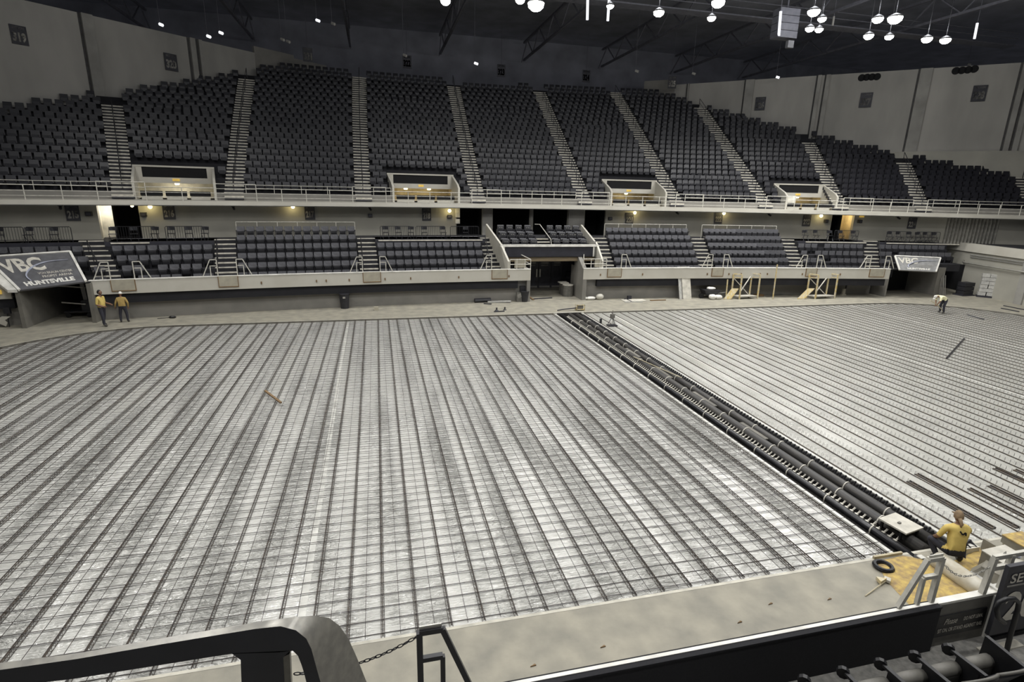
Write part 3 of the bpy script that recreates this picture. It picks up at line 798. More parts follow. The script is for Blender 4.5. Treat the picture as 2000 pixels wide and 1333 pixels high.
# ================================================================== concourse wall lamps, speakers
for i, (u, v) in enumerate(((258,402), (293,404), (572,404), (878,412), (1240,416), (1414,417), (1604,422))):
    x, z = solve(lambda x, z: Wp(x, z, -.35), u, v, ((u-1000)/22+12, 6.2)); p = Wp(x, z, -.35)
    t = thing('bulkhead_lamp', 'round warm wall lamp under the balcony, %s from the left' % ORD[i], 'lamp', p, group='round lamps under the balcony')
    mb = MB(); mb.sphere(p, .13 if i else .1, 10, 8); obj('globe', mb, M['bulb'], t, True, world=True)
    mb = MB(); mb.tube([p+Vector((0,.02,.08)), p+Vector((0,.1,.22)), p+Vector((0,.35,.22))], .03, 6); obj('bracket', mb, M['darkrail'], t, world=True)
    plamp(p+Vector((0,-.22,-.05)), 9 if i else 3, (1,.8,.42), .1)
for i, (u, v) in enumerate(((173,418), (280,419), (723,421), (878,423), (1192,427), (1614,432), (1680,433))):
    x, z = solve(lambda x, z: Wp(x, z, -.1), u, v, ((u-1000)/22+12, 5.6)); p = Wp(x, z, -.1)
    t = thing('wall_speaker', 'small grey wall box on the concourse wall, %s from the left' % ORD[i], 'speaker', p, group='small wall boxes under the balcony')
    mb = MB(); mb.box(p.x-.17, p.x+.17, p.y-.08, p.y+.14, p.z-.13, p.z+.13); obj('housing', mb, M['bin'], t, world=True)
    mb = MB(); mb.box(p.x-.13, p.x+.13, p.y-.1, p.y-.08, p.z-.09, p.z+.09); obj('grille', mb, M['doorpaint'], t, world=True)
for i, u in enumerate((118, 456, 722, 1320, 1500, 1752)):
    x, z = solve(lambda x, z: Wp(x, z, -.5), u, 404+(u-118)*.014, ((u-1000)/22+12, 6.3)); p = Wp(x, 6.36, -.5)
    mb = MB(); mb.box(p.x-.1, p.x+.1, p.y-.1, p.y+.1, 6.34, 6.42); mb.tube([p+Vector((0,0,-.03)), p+Vector((.1,-.25,-.16))], .08, 6)
    tag(obj('ceiling_spotlight', mb, M['bin']), 'dark unlit spotlight under the balcony, %s from the left' % ORD[i], 'lamp', 'unlit spotlights under the balcony')
mb = MB(); 
x, z = solve(lambda x, z: Wp(x, z, -.1), 1684, 423, (43, 6.0)); p = Wp(x, z, -.1); mb.box(p.x-.2, p.x+.2, p.y-.03, p.y+.1, p.z-.09, p.z+.09)
tag(obj('exit_sign', mb, M['exit']), 'small yellow exit sign right of the warm lit doorway under the balcony', 'sign')
# white jamb panels at the dark doorway right of section 218
for u0, u1, v0, v1, q in ((889.5, 898, 406, 425, 'upper'), (889.5, 898, 428, 437, 'lower')):
    x0, z0 = solve(lambda x, z: Wp(x, z, -.05), u0, v1, (6, 5)); x1, z1 = solve(lambda x, z: Wp(x, z, -.05), u1, v0, (6, 5)); mb = MB()
    p = Wp(x0, z0, -.08); mb.box(x0, x1, p.y, p.y+.1, z0, z1); tag(obj('notice_panel', mb, M['white']), '%s white notice panel on the wall edge right of section 218' % q, 'notice')
# columns between the dark openings
for x0, x1, nm in ((8.6, 9.55, 'left'), (12.75, 13.1, 'middle'), (16.2, 17.75, 'right')):
    mb = MB(); p = Wp(x0, 4.1, -.12); mb.box(x0+.05, x1-.05, p.y, p.y+.5, 4.1, 6.46); struct('column', mb, M['pilaster'] if nm != 'middle' else M['lowwall'], label='%s column behind the central seating box' % nm)
exec_parts.append('stands')
# ================================================================== platform furniture: barricades and folding chairs
def make_barricade(L):
    t = thing('crowd_barrier', 'x', 'barrier')
    H = .95; mb = MB(); r = .06
    P = [(-L/2, 0, .0), (-L/2, 0, H-r), (-L/2+r, 0, H), (L/2-r, 0, H), (L/2, 0, H-r), (L/2, 0, 0)]
    mb.tube(P, .022, 5); mb.tube([(-L/2, 0, .18), (L/2, 0, .18)], .018, 5); obj('frame', mb, M['darkrail'], t)
    n = int(L/.13); mb = MB()
    for k in range(1, n): x = -L/2+L*k/n; mb.tube([(x, 0, .18), (x, 0, H)], .011, 4)
    obj('bars', mb, M['darkrail'], t)
    for sx in (-.8, .8): mb = MB(); mb.bar((sx*L/2, -.25, .02), (sx*L/2, .25, .02), .04, .03); obj('foot', mb, M['darkrail'], t)
    return t
bar0 = make_barricade(2.2); bused = False
def make_fchair():
    t = thing('folding_chair', 'x', 'chair')
    mb = MB(); mb.box(-.21, .21, -.2, .2, .44, .47); obj('seat', mb, M['seatrim'], t)
    mb = MB(); P = [(-.2, .2, .66), (0, .23, .66), (.2, .2, .66), (.22, .21, .86), (.12, .24, .9), (-.12, .24, .9), (-.22, .21, .86)]
    mb.prism(P, (0, .03, 0)); obj('backrest', mb, M['seatrim'], t)
    for sx in (-.21, .21):
        mb = MB(); mb.tube([(sx, -.25, 0), (sx, .05, .45), (sx, .2, .9)], .014, 5); obj('leg', mb, M['darkrail'], t)
        mb = MB(); mb.tube([(sx*.9, .28, 0), (sx*.9, -.15, .46)], .014, 5); obj('leg', mb, M['darkrail'], t)
    return t
ch0 = make_fchair(); cused = False
PLABEL = [('215', -36.8, lst(0,4.2)-.9, [-34.8,-33.7,-32.4,-31.2], 3.5), ('216', lst(0,4.2)+1.0, lst(1,4.2)-.9, [-28.3,-27.2,-26.1,-25.2,-24.2,-23.3], 3.5), ('218', lst(2,4.2)+.8, lst(3,4.2)-.6, [-11.7,-10.8,-9.9,-8.9,-7.5,-5.8], 3.6), ('223', lst(6,4.2)+1.0, lst(7,4.2)-1.0, [23.2,24.2,25.4,26.4,27.6], 3.6), ('224', lst(7,4.2)+1.0, 35.0, [30.8,31.6,32.5,33.3,34.0,34.7], 3.6)]
for sec, a, b, cs, bd in PLABEL:
    n = max(2, int(round((b-a)/2.25)))
    for k in range(n):
        s = a+(b-a)*(k+.5)/n; P = Lp(s, LROW*4+.55+.25, 4.24 if False else 4.2); rz = ang(.006, s)
        lab = 'black crowd barrier behind the seats of the %s, %s from the left' % (BLK[sec], ORD[k]); grp = 'crowd barriers on the standing platforms'
        if not bused: bar0.location = P; bar0.rotation_euler = (0,0,rz); bar0['label'] = lab; bar0['group'] = grp; bused = True
        else: dup(bar0, P, rz, lab, grp)
    for k, s in enumerate(cs):
        P = Lp(s, LROW*4+1.3, 4.2); rz = ang(.006, s)+.2*math.sin(k*2.1); lab = 'black folding chair behind the barriers of the %s, %s from the left' % (BLK[sec], ORD[k]); grp = 'black folding chairs on the platforms'
        if not cused: ch0.location = P; ch0.rotation_euler = (0,0,rz); ch0['label'] = lab; ch0['group'] = grp; cused = True
        else: dup(ch0, P, rz, lab, grp)
# white kick strip in front of platforms 216, 223, 224
for sec, a, b in (('216', lst(0,4.2)+1.0, lst(0,4.2)+3.0), ('223', lst(6,4.2)+1.2, lst(7,4.2)-.8), ('224', lst(7,4.2)+1.0, 36.2), ('218', lst(2,4.2)+.8, lst(3,4.2)-.6)):
    mb = MB(); slab(mb, Lp, a, b, LROW*4+.28, LROW*4+.33, 4.12, 4.2); tag(obj('edge_strip', mb, M['nosing']), 'pale edge strip at the front of the platform above the %s' % BLK[sec], 'strip', 'pale platform edge strips')

# ================================================================== gate panels and guardrails on the fascia
def make_guard():
    # A-shaped guardrail: upright, short top, slanted leg, small inner frame; upright at x=0, leg towards +x
    t = thing('gate_guardrail', 'x', 'guardrail'); w = .05
    mb = MB(); mb.bar((0,0,0), (0,0,1.0), w); mb.bar((0,0,1.0), (.36,0,1.0), w, up=(0,1,0)); mb.bar((.36,0,1.0), (.82,0,0), w, up=(0,1,0)); obj('frame', mb, M['uprail'], t)
    mb = MB(); mb.bar((.05,0,.62), (.4,0,.62), w*.9, up=(0,1,0)); mb.bar((.38,0,.62), (.38,0,0), w*.9); obj('inner_frame', mb, M['uprail'], t)
    return t
g0 = make_guard(); gused = False
gate_u = [(216,262,'leftmost flight'), (427,464,'second flight from the left'), (710,743,'third flight from the left'), (961,990,'flight left of the centre doors'), (1186,1212,'flight right of the centre doors'), (1389,1410,'third flight from the right'), (1572,1592,'second flight from the right'), (1696,1724,'rightmost flight')]
for k, (u0, u1, nm) in enumerate(gate_u):
    s0 = solve(lambda s, z: Lp(s, 0, z), u0, 545, ((u0-1000)/28, 2))[0]; s1 = solve(lambda s, z: Lp(s, 0, z), u1, 545, ((u1-1000)/28, 2))[0]
    t = thing('fascia_gate', 'beige removable gate in the fascia below the stairs, %s' % nm, 'panel', Lp((s0+s1)/2, 0, 1.7), group='gate panels in the fascia')
    mb = MB(); slab(mb, Lp, s0, s1, -.05, -.01, 1.78, 2.42, 3); obj('panel', mb, M['panelbeige'], t, world=True)
    mb = MB(); slab(mb, Lp, s0-.04, s0, -.06, 0, 1.76, 2.4, 3); slab(mb, Lp, s1, s1+.04, -.06, 0, 1.76, 2.4, 3); slab(mb, Lp, s0-.04, s1+.04, -.06, 0, 1.73, 1.78, 3)
    obj('panel_edge', mb, M['rust'], t, world=True)
    for side, s, m in (('left', s0-.02, -1), ('right', s1+.02, 1)):
        if k == 3 and side == 'right': continue
        if k == 4 and side == 'left': continue
        P = Lp(s, .1, FT+.045); lab = '%s pale guardrail at the fascia gate, %s' % (side, nm); rz = ang(.006, s)+(PI if m < 0 else 0)
        if not gused: g0.location = P; g0.rotation_euler = (0,0,rz); g0['label'] = lab; g0['group'] = 'small guardrails on the far fascia'; gused = True
        else: dup(g0, P, rz, lab, 'small guardrails on the far fascia')
# corner guard cages either side of the centre entrance
for nm, a, b, inw in (('left', -3.45, s_open0, 1), ('right', s_open1, 4.0, -1)):
    t = thing('corner_railing', 'pale boxy railing on the fascia corner %s of the centre doors' % nm, 'railing', Lp((a+b)/2, .1, FT+.04))
    for f, z in ((0, 3.1), (0, 2.75)):
        mb = MB(); e = b if nm == 'left' else a
        mb.tube([Lp(a, .1, z), Lp(b, .1, z)], .03, 5); mb.tube([Lp(e, .1, z), Lp(e-.5*inw, 1.5, z+.25)], .03, 5); obj('rail', mb, M['uprail'], t, world=True)
    for s, d in ((a, .1), (a+(b-a)*.33, .1), (a+(b-a)*.72, .1), (b, .1)):
        mb = MB(); mb.tube([Lp(s, d, FT+.04), Lp(s, d, 3.1)], .03, 5); obj('post', mb, M['uprail'], t, world=True)
    mb = MB(); slab(mb, Lp, a+.35 if nm == 'left' else a+.9, a+1.2 if nm == 'left' else b-.4, .12, .15, 2.5, 3.05, 3); obj('infill_panel', mb, M['panelbeige'], t, world=True)

# ================================================================== centre entrance
cx0, cx1 = 10.78, 14.86
mb = MB()
mb.box(cx0-.25, cx0, 38.3, 40.6, 0, 2.38); mb.box(cx1, cx1+.3, 38.3, 41.0, 0, 2.38)
mb.prism([(cx1+.001, 38.3, 2.3), (cx1+.001, 40.3, 2.3), (cx1+.001, 40.3, 3.6)], (.3, 0, 0))
struct('wall_entrance', mb, M['lowwall'])
mb = MB(); mb.box(9.2, 16.6, 43.9, 44.0, 0, 3.0); struct('wall_entrance_back', mb, M['lowwall_band'])
mb = MB(); mb.box(9.0, 16.2, 39.75, 44, 3.08, 3.12); mb.box(9.0, 16.2, 39.7, 39.8, 2.78, 3.15, 1); struct('entrance_lintel', mb, [M['riser'], M['brownband']])
mb = MB(); mb.box(8.95, 16.15, 39.52, 39.6, 3.15, 3.9); struct('entrance_dark_panel', mb, M['darkpanel'])
mb = MB(); mb.box(8.75, 16.35, 39.4, 39.62, 3.9, 4.06); mb.box(9.0, 9.08, 39.45, 39.6, 3.15, 3.9); mb.box(16.0, 16.1, 39.45, 39.6, 3.15, 3.9); struct('entrance_ledge', mb, M['fasciacap'])
for k, (x0, x1) in enumerate(((11.9, 12.95), (13.0, 14.05), (14.1, 15.1), (15.15, 16.1), (10.9, 11.85))):
    t = thing('double_door_leaf', 'dark grey entrance door leaf, %s' % ('first right of the left jamb', 'second, with the right pull handle', 'third leaf', 'rightmost leaf', 'leftmost leaf')[k], 'door', ((x0+x1)/2, 43.8, 0), group='dark doors of the centre entrance')
    mb = MB(); mb.box(x0, x1, 43.78, 43.86, .02, 2.65); obj('door_panel', mb, M['doorpaint'], t, world=True)
    if k < 3:
        hx = x1-.12 if k == 0 else x0+.12
        if k < 2: mb = MB(); mb.box(hx-.05, hx+.05, 43.72, 43.78, .95, 1.6); obj('pull_handle', mb, M['handle'], t, world=True)
        mb = MB(); mb.box(x0+.2, x1-.2, 43.75, 43.78, 2.05, 2.2); mb.box(x0+.2, x1-.25, 43.75, 43.78, 1.88, 1.96); obj('notice', mb, M['signsmall'], t, world=True)
        mb = MB(); mb.box(x0+.1, x1-.05, 43.75, 43.78, .05, .2); obj('kick_plate', mb, M['signsmall'], t, world=True)
# sloping white cheek walls of the seating box
for x, nm in ((8.75, 'left'), (16.25, 'right')):
    mb = MB(); e = .9 if nm == 'left' else 0
    P = [(x-.25 if nm == 'left' else x+.3, 43.9, 2.5), (x-.25 if nm == 'left' else x+.3, 43.9, 5.25), (x, 39.5, 4.08), (x+(.35 if nm == 'left' else .1), 38.45, 2.95), (x+(.35 if nm == 'left' else .1), 38.45, 1.6), (x, 39.5, 1.6)]
    mb.prism(P, (.14, 0, 0)); struct('seating_box_wall', mb, M['fascia'], label='%s sloping pale side wall of the central seating box' % nm)
bx = MB()
for r in range(3): bx.box(8.9, 16.2, 39.65+.95*r, 40.62+.95*r+(2.2 if r == 2 else 0), 3.1, 3.45+.45*r)
struct('seating_box_floor', bx, M['riser'])
def make_club():
    t = thing('padded_chair', 'x', 'seat')
    mb = MB(); P = [(.0,.42), (-.02,.6), (.02,.86), (.07,.95), (.14,.93), (.16,.7), (.14,.42)]
    mb.prism([(-.25, y+.1, z) for y, z in P], (.5, 0, 0)); obj('backrest', mb, M['seatrim'], t)
    mb = MB(); mb.prism([(-.24, y, z) for y, z in ((.1,.3), (-.3,.36), (-.36,.42), (-.3,.5), (.1,.47))], (.48, 0, 0)); obj('seat_cushion', mb, M['seatgrey'], t)
    for sx in (-.28, .28): mb = MB(); mb.box(sx-.04, sx+.04, -.25, .2, .0, .62); obj('arm', mb, M['seatrim'], t)
    mb = MB(); mb.box(-.12, -.04, .04, .07, .72, .78); mb.box(.04, .12, .04, .07, .72, .78); obj('button', mb, M['signsmall'], t)
    return t
cl0 = make_club(); k_ = 0
for r in range(3):
    for q in range(8):
        x = 9.35+.72*q if q < 4 else 13.35+.72*(q-4)
        P = (x, 40.2+.95*r, 3.45+.45*r); lab = 'dark padded chair in the central box, %s row, %s from the left' % (('front', 'middle', 'back')[r], ORD[q])
        if k_ == 0: cl0.location = P; cl0['label'] = lab; cl0['group'] = 'padded chairs in the central box'
        else: dup(cl0, P, 0, lab, 'padded chairs in the central box')
        k_ += 1
t = thing('box_stairs', 'short pale stairs with handrail in the central seating box', 'stairs', (12.6, 40, 3.5))
for q in range(5): mb = MB(); mb.box(12.0, 13.0, 39.8+.4*q, 39.95+.4*q, 3.45+.2*q, 3.52+.2*q); obj('step', mb, M['nosing'], t, world=True)
mb = MB(); mb.tube([(12.9, 39.9, 3.5), (12.75, 40.0, 4.4), (12.55, 42.4, 5.35), (12.2, 42.6, 5.35)], .03, 5); obj('handrail', mb, M['uprail'], t, world=True)
t = thing('glass_rail', 'thin dark rail along the front of the central seating box', 'railing', (12.5, 39.5, 4.06))
mb = MB(); mb.tube([(8.9, 39.5, 4.3), (16.2, 39.5, 4.3)], .02, 5); obj('rail', mb, M['darkrail'], t, world=True)
for q in range(5): mb = MB(); x = 8.95+1.8*q; mb.tube([(x, 39.5, 4.0), (x, 39.5, 4.3)], .025, 5); obj('post', mb, M['darkrail'], t, world=True)

# ================================================================== vehicle entrances with banners
def banner(TL, TR, BR, BL, m, label, pfx, frame=.12, full=True):
    TL, TR, BR, BL = map(Vector, (TL, TR, BR, BL)); n = (TR-TL).cross(TL-BL).normalized()
    if n.y > 0: n = -n
    t = thing('banner', label, 'banner', (TL+TR+BR+BL)/4)
    mb = MB(); mb.prism([BL, BR, TR, TL], -n*.1); obj('panel', mb, m, t, world=True)
    def mp(x, y, o=.02): return BL.lerp(BR, x).lerp(TL.lerp(TR, x), y)+n*o
    def mf(x0, x1, y0): return lambda x, y: mp(x, y+y0)
    def line(txt, xc, w, y0, h, mm, b, nm):
        textmesh(txt, h, mm, lambda x, y: mp(xc+x, y0+y), b, parent=t, width=w, name=nm)
    line('VBC', .31 if full else .27, .55 if full else .45, .48, .42, M['signnum'], .03, 'large_lettering')
    line('VON BRAUN CENTER', .66, .47, .36, .065, M['signnum'] if full else M['pilaster'], .01, 'small_lettering')
    line('PROPST ARENA', .66, .42, .255, .065, M['signnum'] if full else M['pilaster'], .01, 'small_lettering')
    line('HUNTSVILLE', .5 if full else .52, .72 if full else .6, .07, .125, M['white'], .05, 'place_lettering')
    P = [mp(.26, .2, .04), mp(.25, .34, .04), mp(.33, .49, .04), mp(.47, .63, .04), mp(.66, .72, .04), mp(.92, .73, .04)]
    mb = MB()
    def cat(i, f):
        p0, p1, p2, p3 = P[max(i-1,0)], P[i], P[i+1], P[min(i+2, len(P)-1)]
        return .5*((2*p1)+(-p0+p2)*f+(2*p0-5*p1+4*p2-p3)*f*f+(-p0+3*p1-3*p2+p3)*f**3)
    pts = [cat(i, f/4) for i in range(len(P)-1) for f in range(4)]+[P[-1]]
    mb.tube(pts, [.015+.03*math.sin(PI*min(1, i/len(pts)+.1)) for i in range(len(pts))], 5); obj('swoosh_line', mb, M['blueline'], t, world=True)
    mb = MB()
    for a, b in ((TL, TR), (TR, BR), (TL, BL)): mb.bar(a, b, frame, frame, up=n)
    obj('edge_trim', mb, M['fasciacap'], t, world=True)
    return t
# left: the canopy slopes up and back from the fascia line
bBR = Lp(sL1, 0, 2.42); bBR = onz(168, 550, 2.42)
bBL = onz(38, 567, 2.15); bTR = ony(137, 492, bBR.y+2.2); bTL = ony(-28, 503, bBL.y+2.2)
banner(bTL, bTR, bBR, bBL, M['banner'], 'large sloping grey banner over the left vehicle entrance', 'left')
# right
rBL = ony(1757, 527.5, 35.9); rBR = ony(1828, 531, 35.6); rTL = ony(1748, 500, 37.0); rTR = ony(1837, 504, 36.6)
banner(rTL, rTR, rBR, rBL, M['bannerpale'], 'small pale grey banner over the right vehicle entrance', 'right', .09, False)
# left tunnel
mb = MB()
a = onz(165, 640); c = onz(158, 590)
fl_ = bBL; fr_ = bBR
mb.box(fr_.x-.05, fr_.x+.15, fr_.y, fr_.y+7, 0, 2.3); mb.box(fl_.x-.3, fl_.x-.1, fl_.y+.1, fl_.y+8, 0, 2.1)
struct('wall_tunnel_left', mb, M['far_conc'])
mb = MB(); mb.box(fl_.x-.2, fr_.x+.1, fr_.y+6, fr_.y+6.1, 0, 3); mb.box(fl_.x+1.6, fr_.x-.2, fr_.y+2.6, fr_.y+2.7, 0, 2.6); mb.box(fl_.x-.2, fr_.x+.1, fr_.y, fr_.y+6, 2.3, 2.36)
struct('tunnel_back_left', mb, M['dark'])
mb = MB(); x = fl_.x+.6; y = fr_.y+1.6
t = thing('equipment_cart', 'dark tubular equipment cart standing inside the left vehicle entrance', 'cart', (x+.7, y, 0))
mb.box(x, x+1.5, y, y+.7, .3, .38); mb.box(x+.9, x+1.5, y+.1, y+.6, .38, 1.0); obj('deck', mb, M['bin'], t, world=True)
mb = MB(); mb.tube([(x-.1, y-.05, 1.95), (x+1.2, y+.3, 1.75)], .04, 6); mb.tube([(x, y-.05, .95), (x+1.2, y, .8)], .04, 6); obj('rail', mb, M['uprail'], t, world=True)
mb = MB(); mb.bar((x+1.15, y+.3, .4), (x+1.05, y+.3, 2.1), .22, .12); obj('mast', mb, M['lowwall_band'], t, world=True)
for q in (x+.2, x+1.3): mb = MB(); mb.tube([(q, y+.05, .15), (q, y-.03, .15)], .15, 10); obj('wheel', mb, M['armpad'], t, world=True)
# far-left block beside the banner with exit sign
mb = MB(); slab(mb, Lp, -44, -32.62, 0, .3, 1.45, 2.3)
q0 = onz(28, 530, 3.3)
mb2 = MB(); mb2.prism([bBL+Vector((-.1,0,.02)), bBL+Vector((-.55,.0,.02)), bTL+Vector((-.9,0,0)), bTL+Vector((-.05,0,0))], (0, 0, -.15)); struct('ramp_cheek', mb2, M['fasciacap'])
e = onz(49, 577, 2.0)
t = thing('exit_sign', 'yellow EXIT sign on the white fascia corner at far left', 'sign', Lp(-32.85, -.06, 2.0))
c = Lp(-32.85, -.06, 1.98); mb = MB(); mb.obox(c, Vector((.2,.03,0)), Vector((0,.03,0)), Vector((0,0,.11))); obj('plate', mb, M['exit'], t, world=True)
textmesh('EXIT', .13, M['rust'], planemap(c+Vector((0,-.02,-.065)), (1,.12,0), (0,0,1), (0,-1,0), .03), .03, parent=t, width=.32)
# arrow mark and gear on the wall below it
t = thing('floor_stand', 'pale angular stand with a black head against the far left wall', 'stand', onz(8, 640))
c = onz(8, 640); mb = MB(); mb.prism([c+Vector((-.4,0,.35)), c+Vector((.1,0,.05)), c+Vector((.2,0,.25)), c+Vector((.1,0,.4)), c+Vector((.4,0,.6)), c+Vector((0,0,.62))], (0,.05,0)); obj('plate', mb, M['fascia'], t, world=True)
mb = MB(); mb.tube([c+Vector((.2,.1,0)), c+Vector((.25,.1,1.0))], .03, 6); mb.box(c.x+.1, c.x+.4, c.y+.05, c.y+.2, .75, 1.1); obj('head', mb, M['bin'], t, world=True)
# right tunnel
mb = MB(); p = onz(1741, 571); q = onz(1822, 577)
mb.box(41.0, 41.15, 36.5, 42, 0, 2.2); mb.prism([(q.x, q.y, 0), (q.x+.9, q.y+.1, 0), (q.x+1.3, q.y+3, 0), (q.x, q.y+3, 0)], (0, 0, 2.35)); struct('wall_tunnel_right', mb, M['lowwall'])
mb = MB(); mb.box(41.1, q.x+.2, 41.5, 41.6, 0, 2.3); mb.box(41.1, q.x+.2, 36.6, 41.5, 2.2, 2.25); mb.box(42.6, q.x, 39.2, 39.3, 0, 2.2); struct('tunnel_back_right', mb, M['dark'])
t = thing('leaning_poles', 'bundle of pale poles leaning on the right entrance jamb', 'poles', (q.x+.6, q.y-.2, 0))
for k in range(5): mb = MB(); mb.tube([(q.x+.25+.16*k, q.y-.35, 0), (q.x+.55+.1*k, q.y+.05, 1.5+.2*(k % 3))], .025, 5); obj('pole', mb, M['pilaster'], t, world=True)
# right side wall with pale band
A = Vector((51.6, 40.6, 0)); Bv = Vector((46.8, 20.0, 0)); d = (Bv-A).normalized(); nn = Vector((d.y, -d.x, 0))
if nn.x > 0: nn = -nn
mb = MB(); mb.hexa([A, Bv, Bv-nn*.4, A-nn*.4]+[p+Vector((0,0,3.55)) for p in (A, Bv, Bv-nn*.4, A-nn*.4)]); struct('wall_right', mb, M['wallconc'])
mb = MB(); mb.hexa([p+Vector((0,0,3.55)) for p in (A+nn*.15, Bv+nn*.15, Bv-nn*.4, A-nn*.4)]+[p+Vector((0,0,4.25)) for p in (A+nn*.15, Bv+nn*.15, Bv-nn*.4, A-nn*.4)]); struct('wall_right_band', mb, M['fascia'])
mb = MB(); mb.add([A-nn*.3+Vector((0,0,4.2)), Bv-nn*.3+Vector((0,0,4.2)), Bv-nn*14+Vector((0,0,4.2)), A-nn*14+Vector((0,4,4.2))], [(0,1,2,3)]); struct('concourse_floor', mb, M['riser'])
def rw(t, z, o=.02): return A+d*t+nn*o+Vector((0,0,z))
L_ = [ (rw(x, 0)) for x in (0,)]
mb = MB(); mb.hexa([rw(.6, 0, .0), rw(2.6, 0, .0), rw(2.6, 0, .03), rw(.6, 0, .03), rw(.6, 2.35, .0), rw(2.6, 2.35, .0), rw(2.6, 2.35, .03), rw(.6, 2.35, .03)]); struct('door_10', mb, M['dark'])
mb = MB(); mb.tube([rw(2.4, 2.75, .1), rw(2.6, 2.6, .25), rw(3.2, 2.58, .25), rw(18, 2.58, .25)], .07, 6); tag(obj('wall_pipe', mb, M['curtain'], smooth=True), 'long grey pipe running along the right wall', 'pipe')
mb = MB(); mb.tube([rw(3.0, 3.3, .12), rw(18, 3.3, .12)], .04, 5); mb.tube([rw(3.0, 3.12, .1), rw(18, 3.12, .1)], .03, 5); tag(obj('conduit_pair', mb, M['lowwall_band']), 'pair of thin conduits under the pale band of the right wall', 'conduit')
mb = MB(); mb.hexa([rw(8.2, 0, 0), rw(8.9, 0, 0), rw(8.9, 0, .12), rw(8.2, 0, .12), rw(8.2, 3.4, 0), rw(8.9, 3.4, 0), rw(8.9, 3.4, .12), rw(8.2, 3.4, .12)]); struct('wall_pier', mb, M['pilaster'])
mb = MB(); mb.tube([rw(9.9, 2.6, .06), rw(9.9, .7, .06)], .035, 5); mb.obox(rw(9.9, .65, .08), d*.08, nn*.05, Vector((0,0,.12))); tag(obj('cable_drop', mb, M['lowwall_band']), 'vertical cable drop with a small box on the right wall', 'cable')
exec_parts.append('entrances')
# ================================================================== rink: wire supports, rebar mat
SP = .637
def support_mesh(L, h=.085, w=.032, step=.12, kind=0):
    mb = MB(); y = 0
    if kind == 0:
        mb.bar((0,0,h), (0,L,h), .017, .014); mb.bar((-w,0,.012), (-w,L,.012), .009, .008); mb.bar((w,0,.012), (w,L,.012), .009, .008)
        k = 0; sgn = 1
        while y < L-step:
            for s in (-1, 1):
                a, b = Vector((s*w, y, .01)), Vector((0, y+step/2, h)); mb.add([a, a+Vector((0,.013,0)), b+Vector((0,.013,0)), b], [(0,1,2,3)])
                c = Vector((s*w, y+step, .01)); mb.add([b, b+Vector((0,.013,0)), c+Vector((0,.013,0)), c], [(0,1,2,3)])
            y += step
    return mb.mesh('support_strip', M['wire'])
def support_mesh_r(L, step=.16):
    mb = MB(); mb.bar((0,0,.014), (0,L,.014), .034, .026); y = .1
    while y < L-.05:
        for P in ([(.06,y,.0), (.07,y,.09), (.12,y+.03,.12), (.17,y+.05,.09), (.18,y+.05,0)],):
            P = [Vector(p) for p in P]
            for a, b in zip(P, P[1:]): mb.add([a, a+Vector((0,.009,0)), b+Vector((0,.009,0)), b], [(0,1,2,3)], 1)
        y += step
    me = mb.mesh('support_strip', [M['wire'], M['wiregrey']]); return me
cache = {}
kL = 0; xs_left = []
x = -.84+SP*19
while x > RX0+.35:
    xs_left.append(x); x -= SP
for i, x in enumerate(xs_left):
    yr = rink_y(x); L = round(yr[1]-yr[0]-.12, 1)
    if L < 1: continue
    key = ('l', L)
    if key not in cache: cache[key] = support_mesh(L)
    o = link('wire_support', cache[key], None, (x, yr[0]+.06, -.1)); o.rotation_euler = (0,0, .0035*math.sin(i*1.7))
    tag(o, 'zigzag wire support strip left of the pipe trench, %s counting from the trench' % ordn(i), 'wire support', 'zigzag wire supports under the mesh')
xr = 13.27+.3; i = 0
while xr < RX1-.5:
    yr = rink_y(xr); L = round(yr[1]-yr[0]-.15, 1)
    if L > 1:
        key = ('r', L)
        if key not in cache: cache[key] = support_mesh_r(L)
        o = link('wire_support', cache[key], None, (xr, yr[0]+.1, -.1)); o.rotation_euler = (0,0, .002*math.sin(i*1.3))
        tag(o, 'long black support strip right of the pipe trench, %s counting from the trench' % ordn(i), 'wire support', 'black support strips on the bare sheet')
    xr += .632; i += 1
# doubled bars at the near ends of the first right-hand rows
for k, (x, ya, yb) in enumerate(((14.95, 8.9, 11.3), (15.6, 8.8, 11.6), (16.35, 8.7, 10.6), (17.1, 8.7, 10.6), (18.4, 8.7, 11.4), (18.95, 8.9, 11.2), (19.6, 9.2, 11.3))):
    mb = MB(); mb.box(x-.04, x+.05, ya, yb, -.1, -.07); mb.box(x+.07, x+.1, ya, yb, -.1, -.05)
    tag(obj('lap_bar', mb, M['wire']), 'short dark doubled bar at the near end of the right rows, %s from the trench' % ORD[k], 'bar', 'short doubled bars right of the trench')
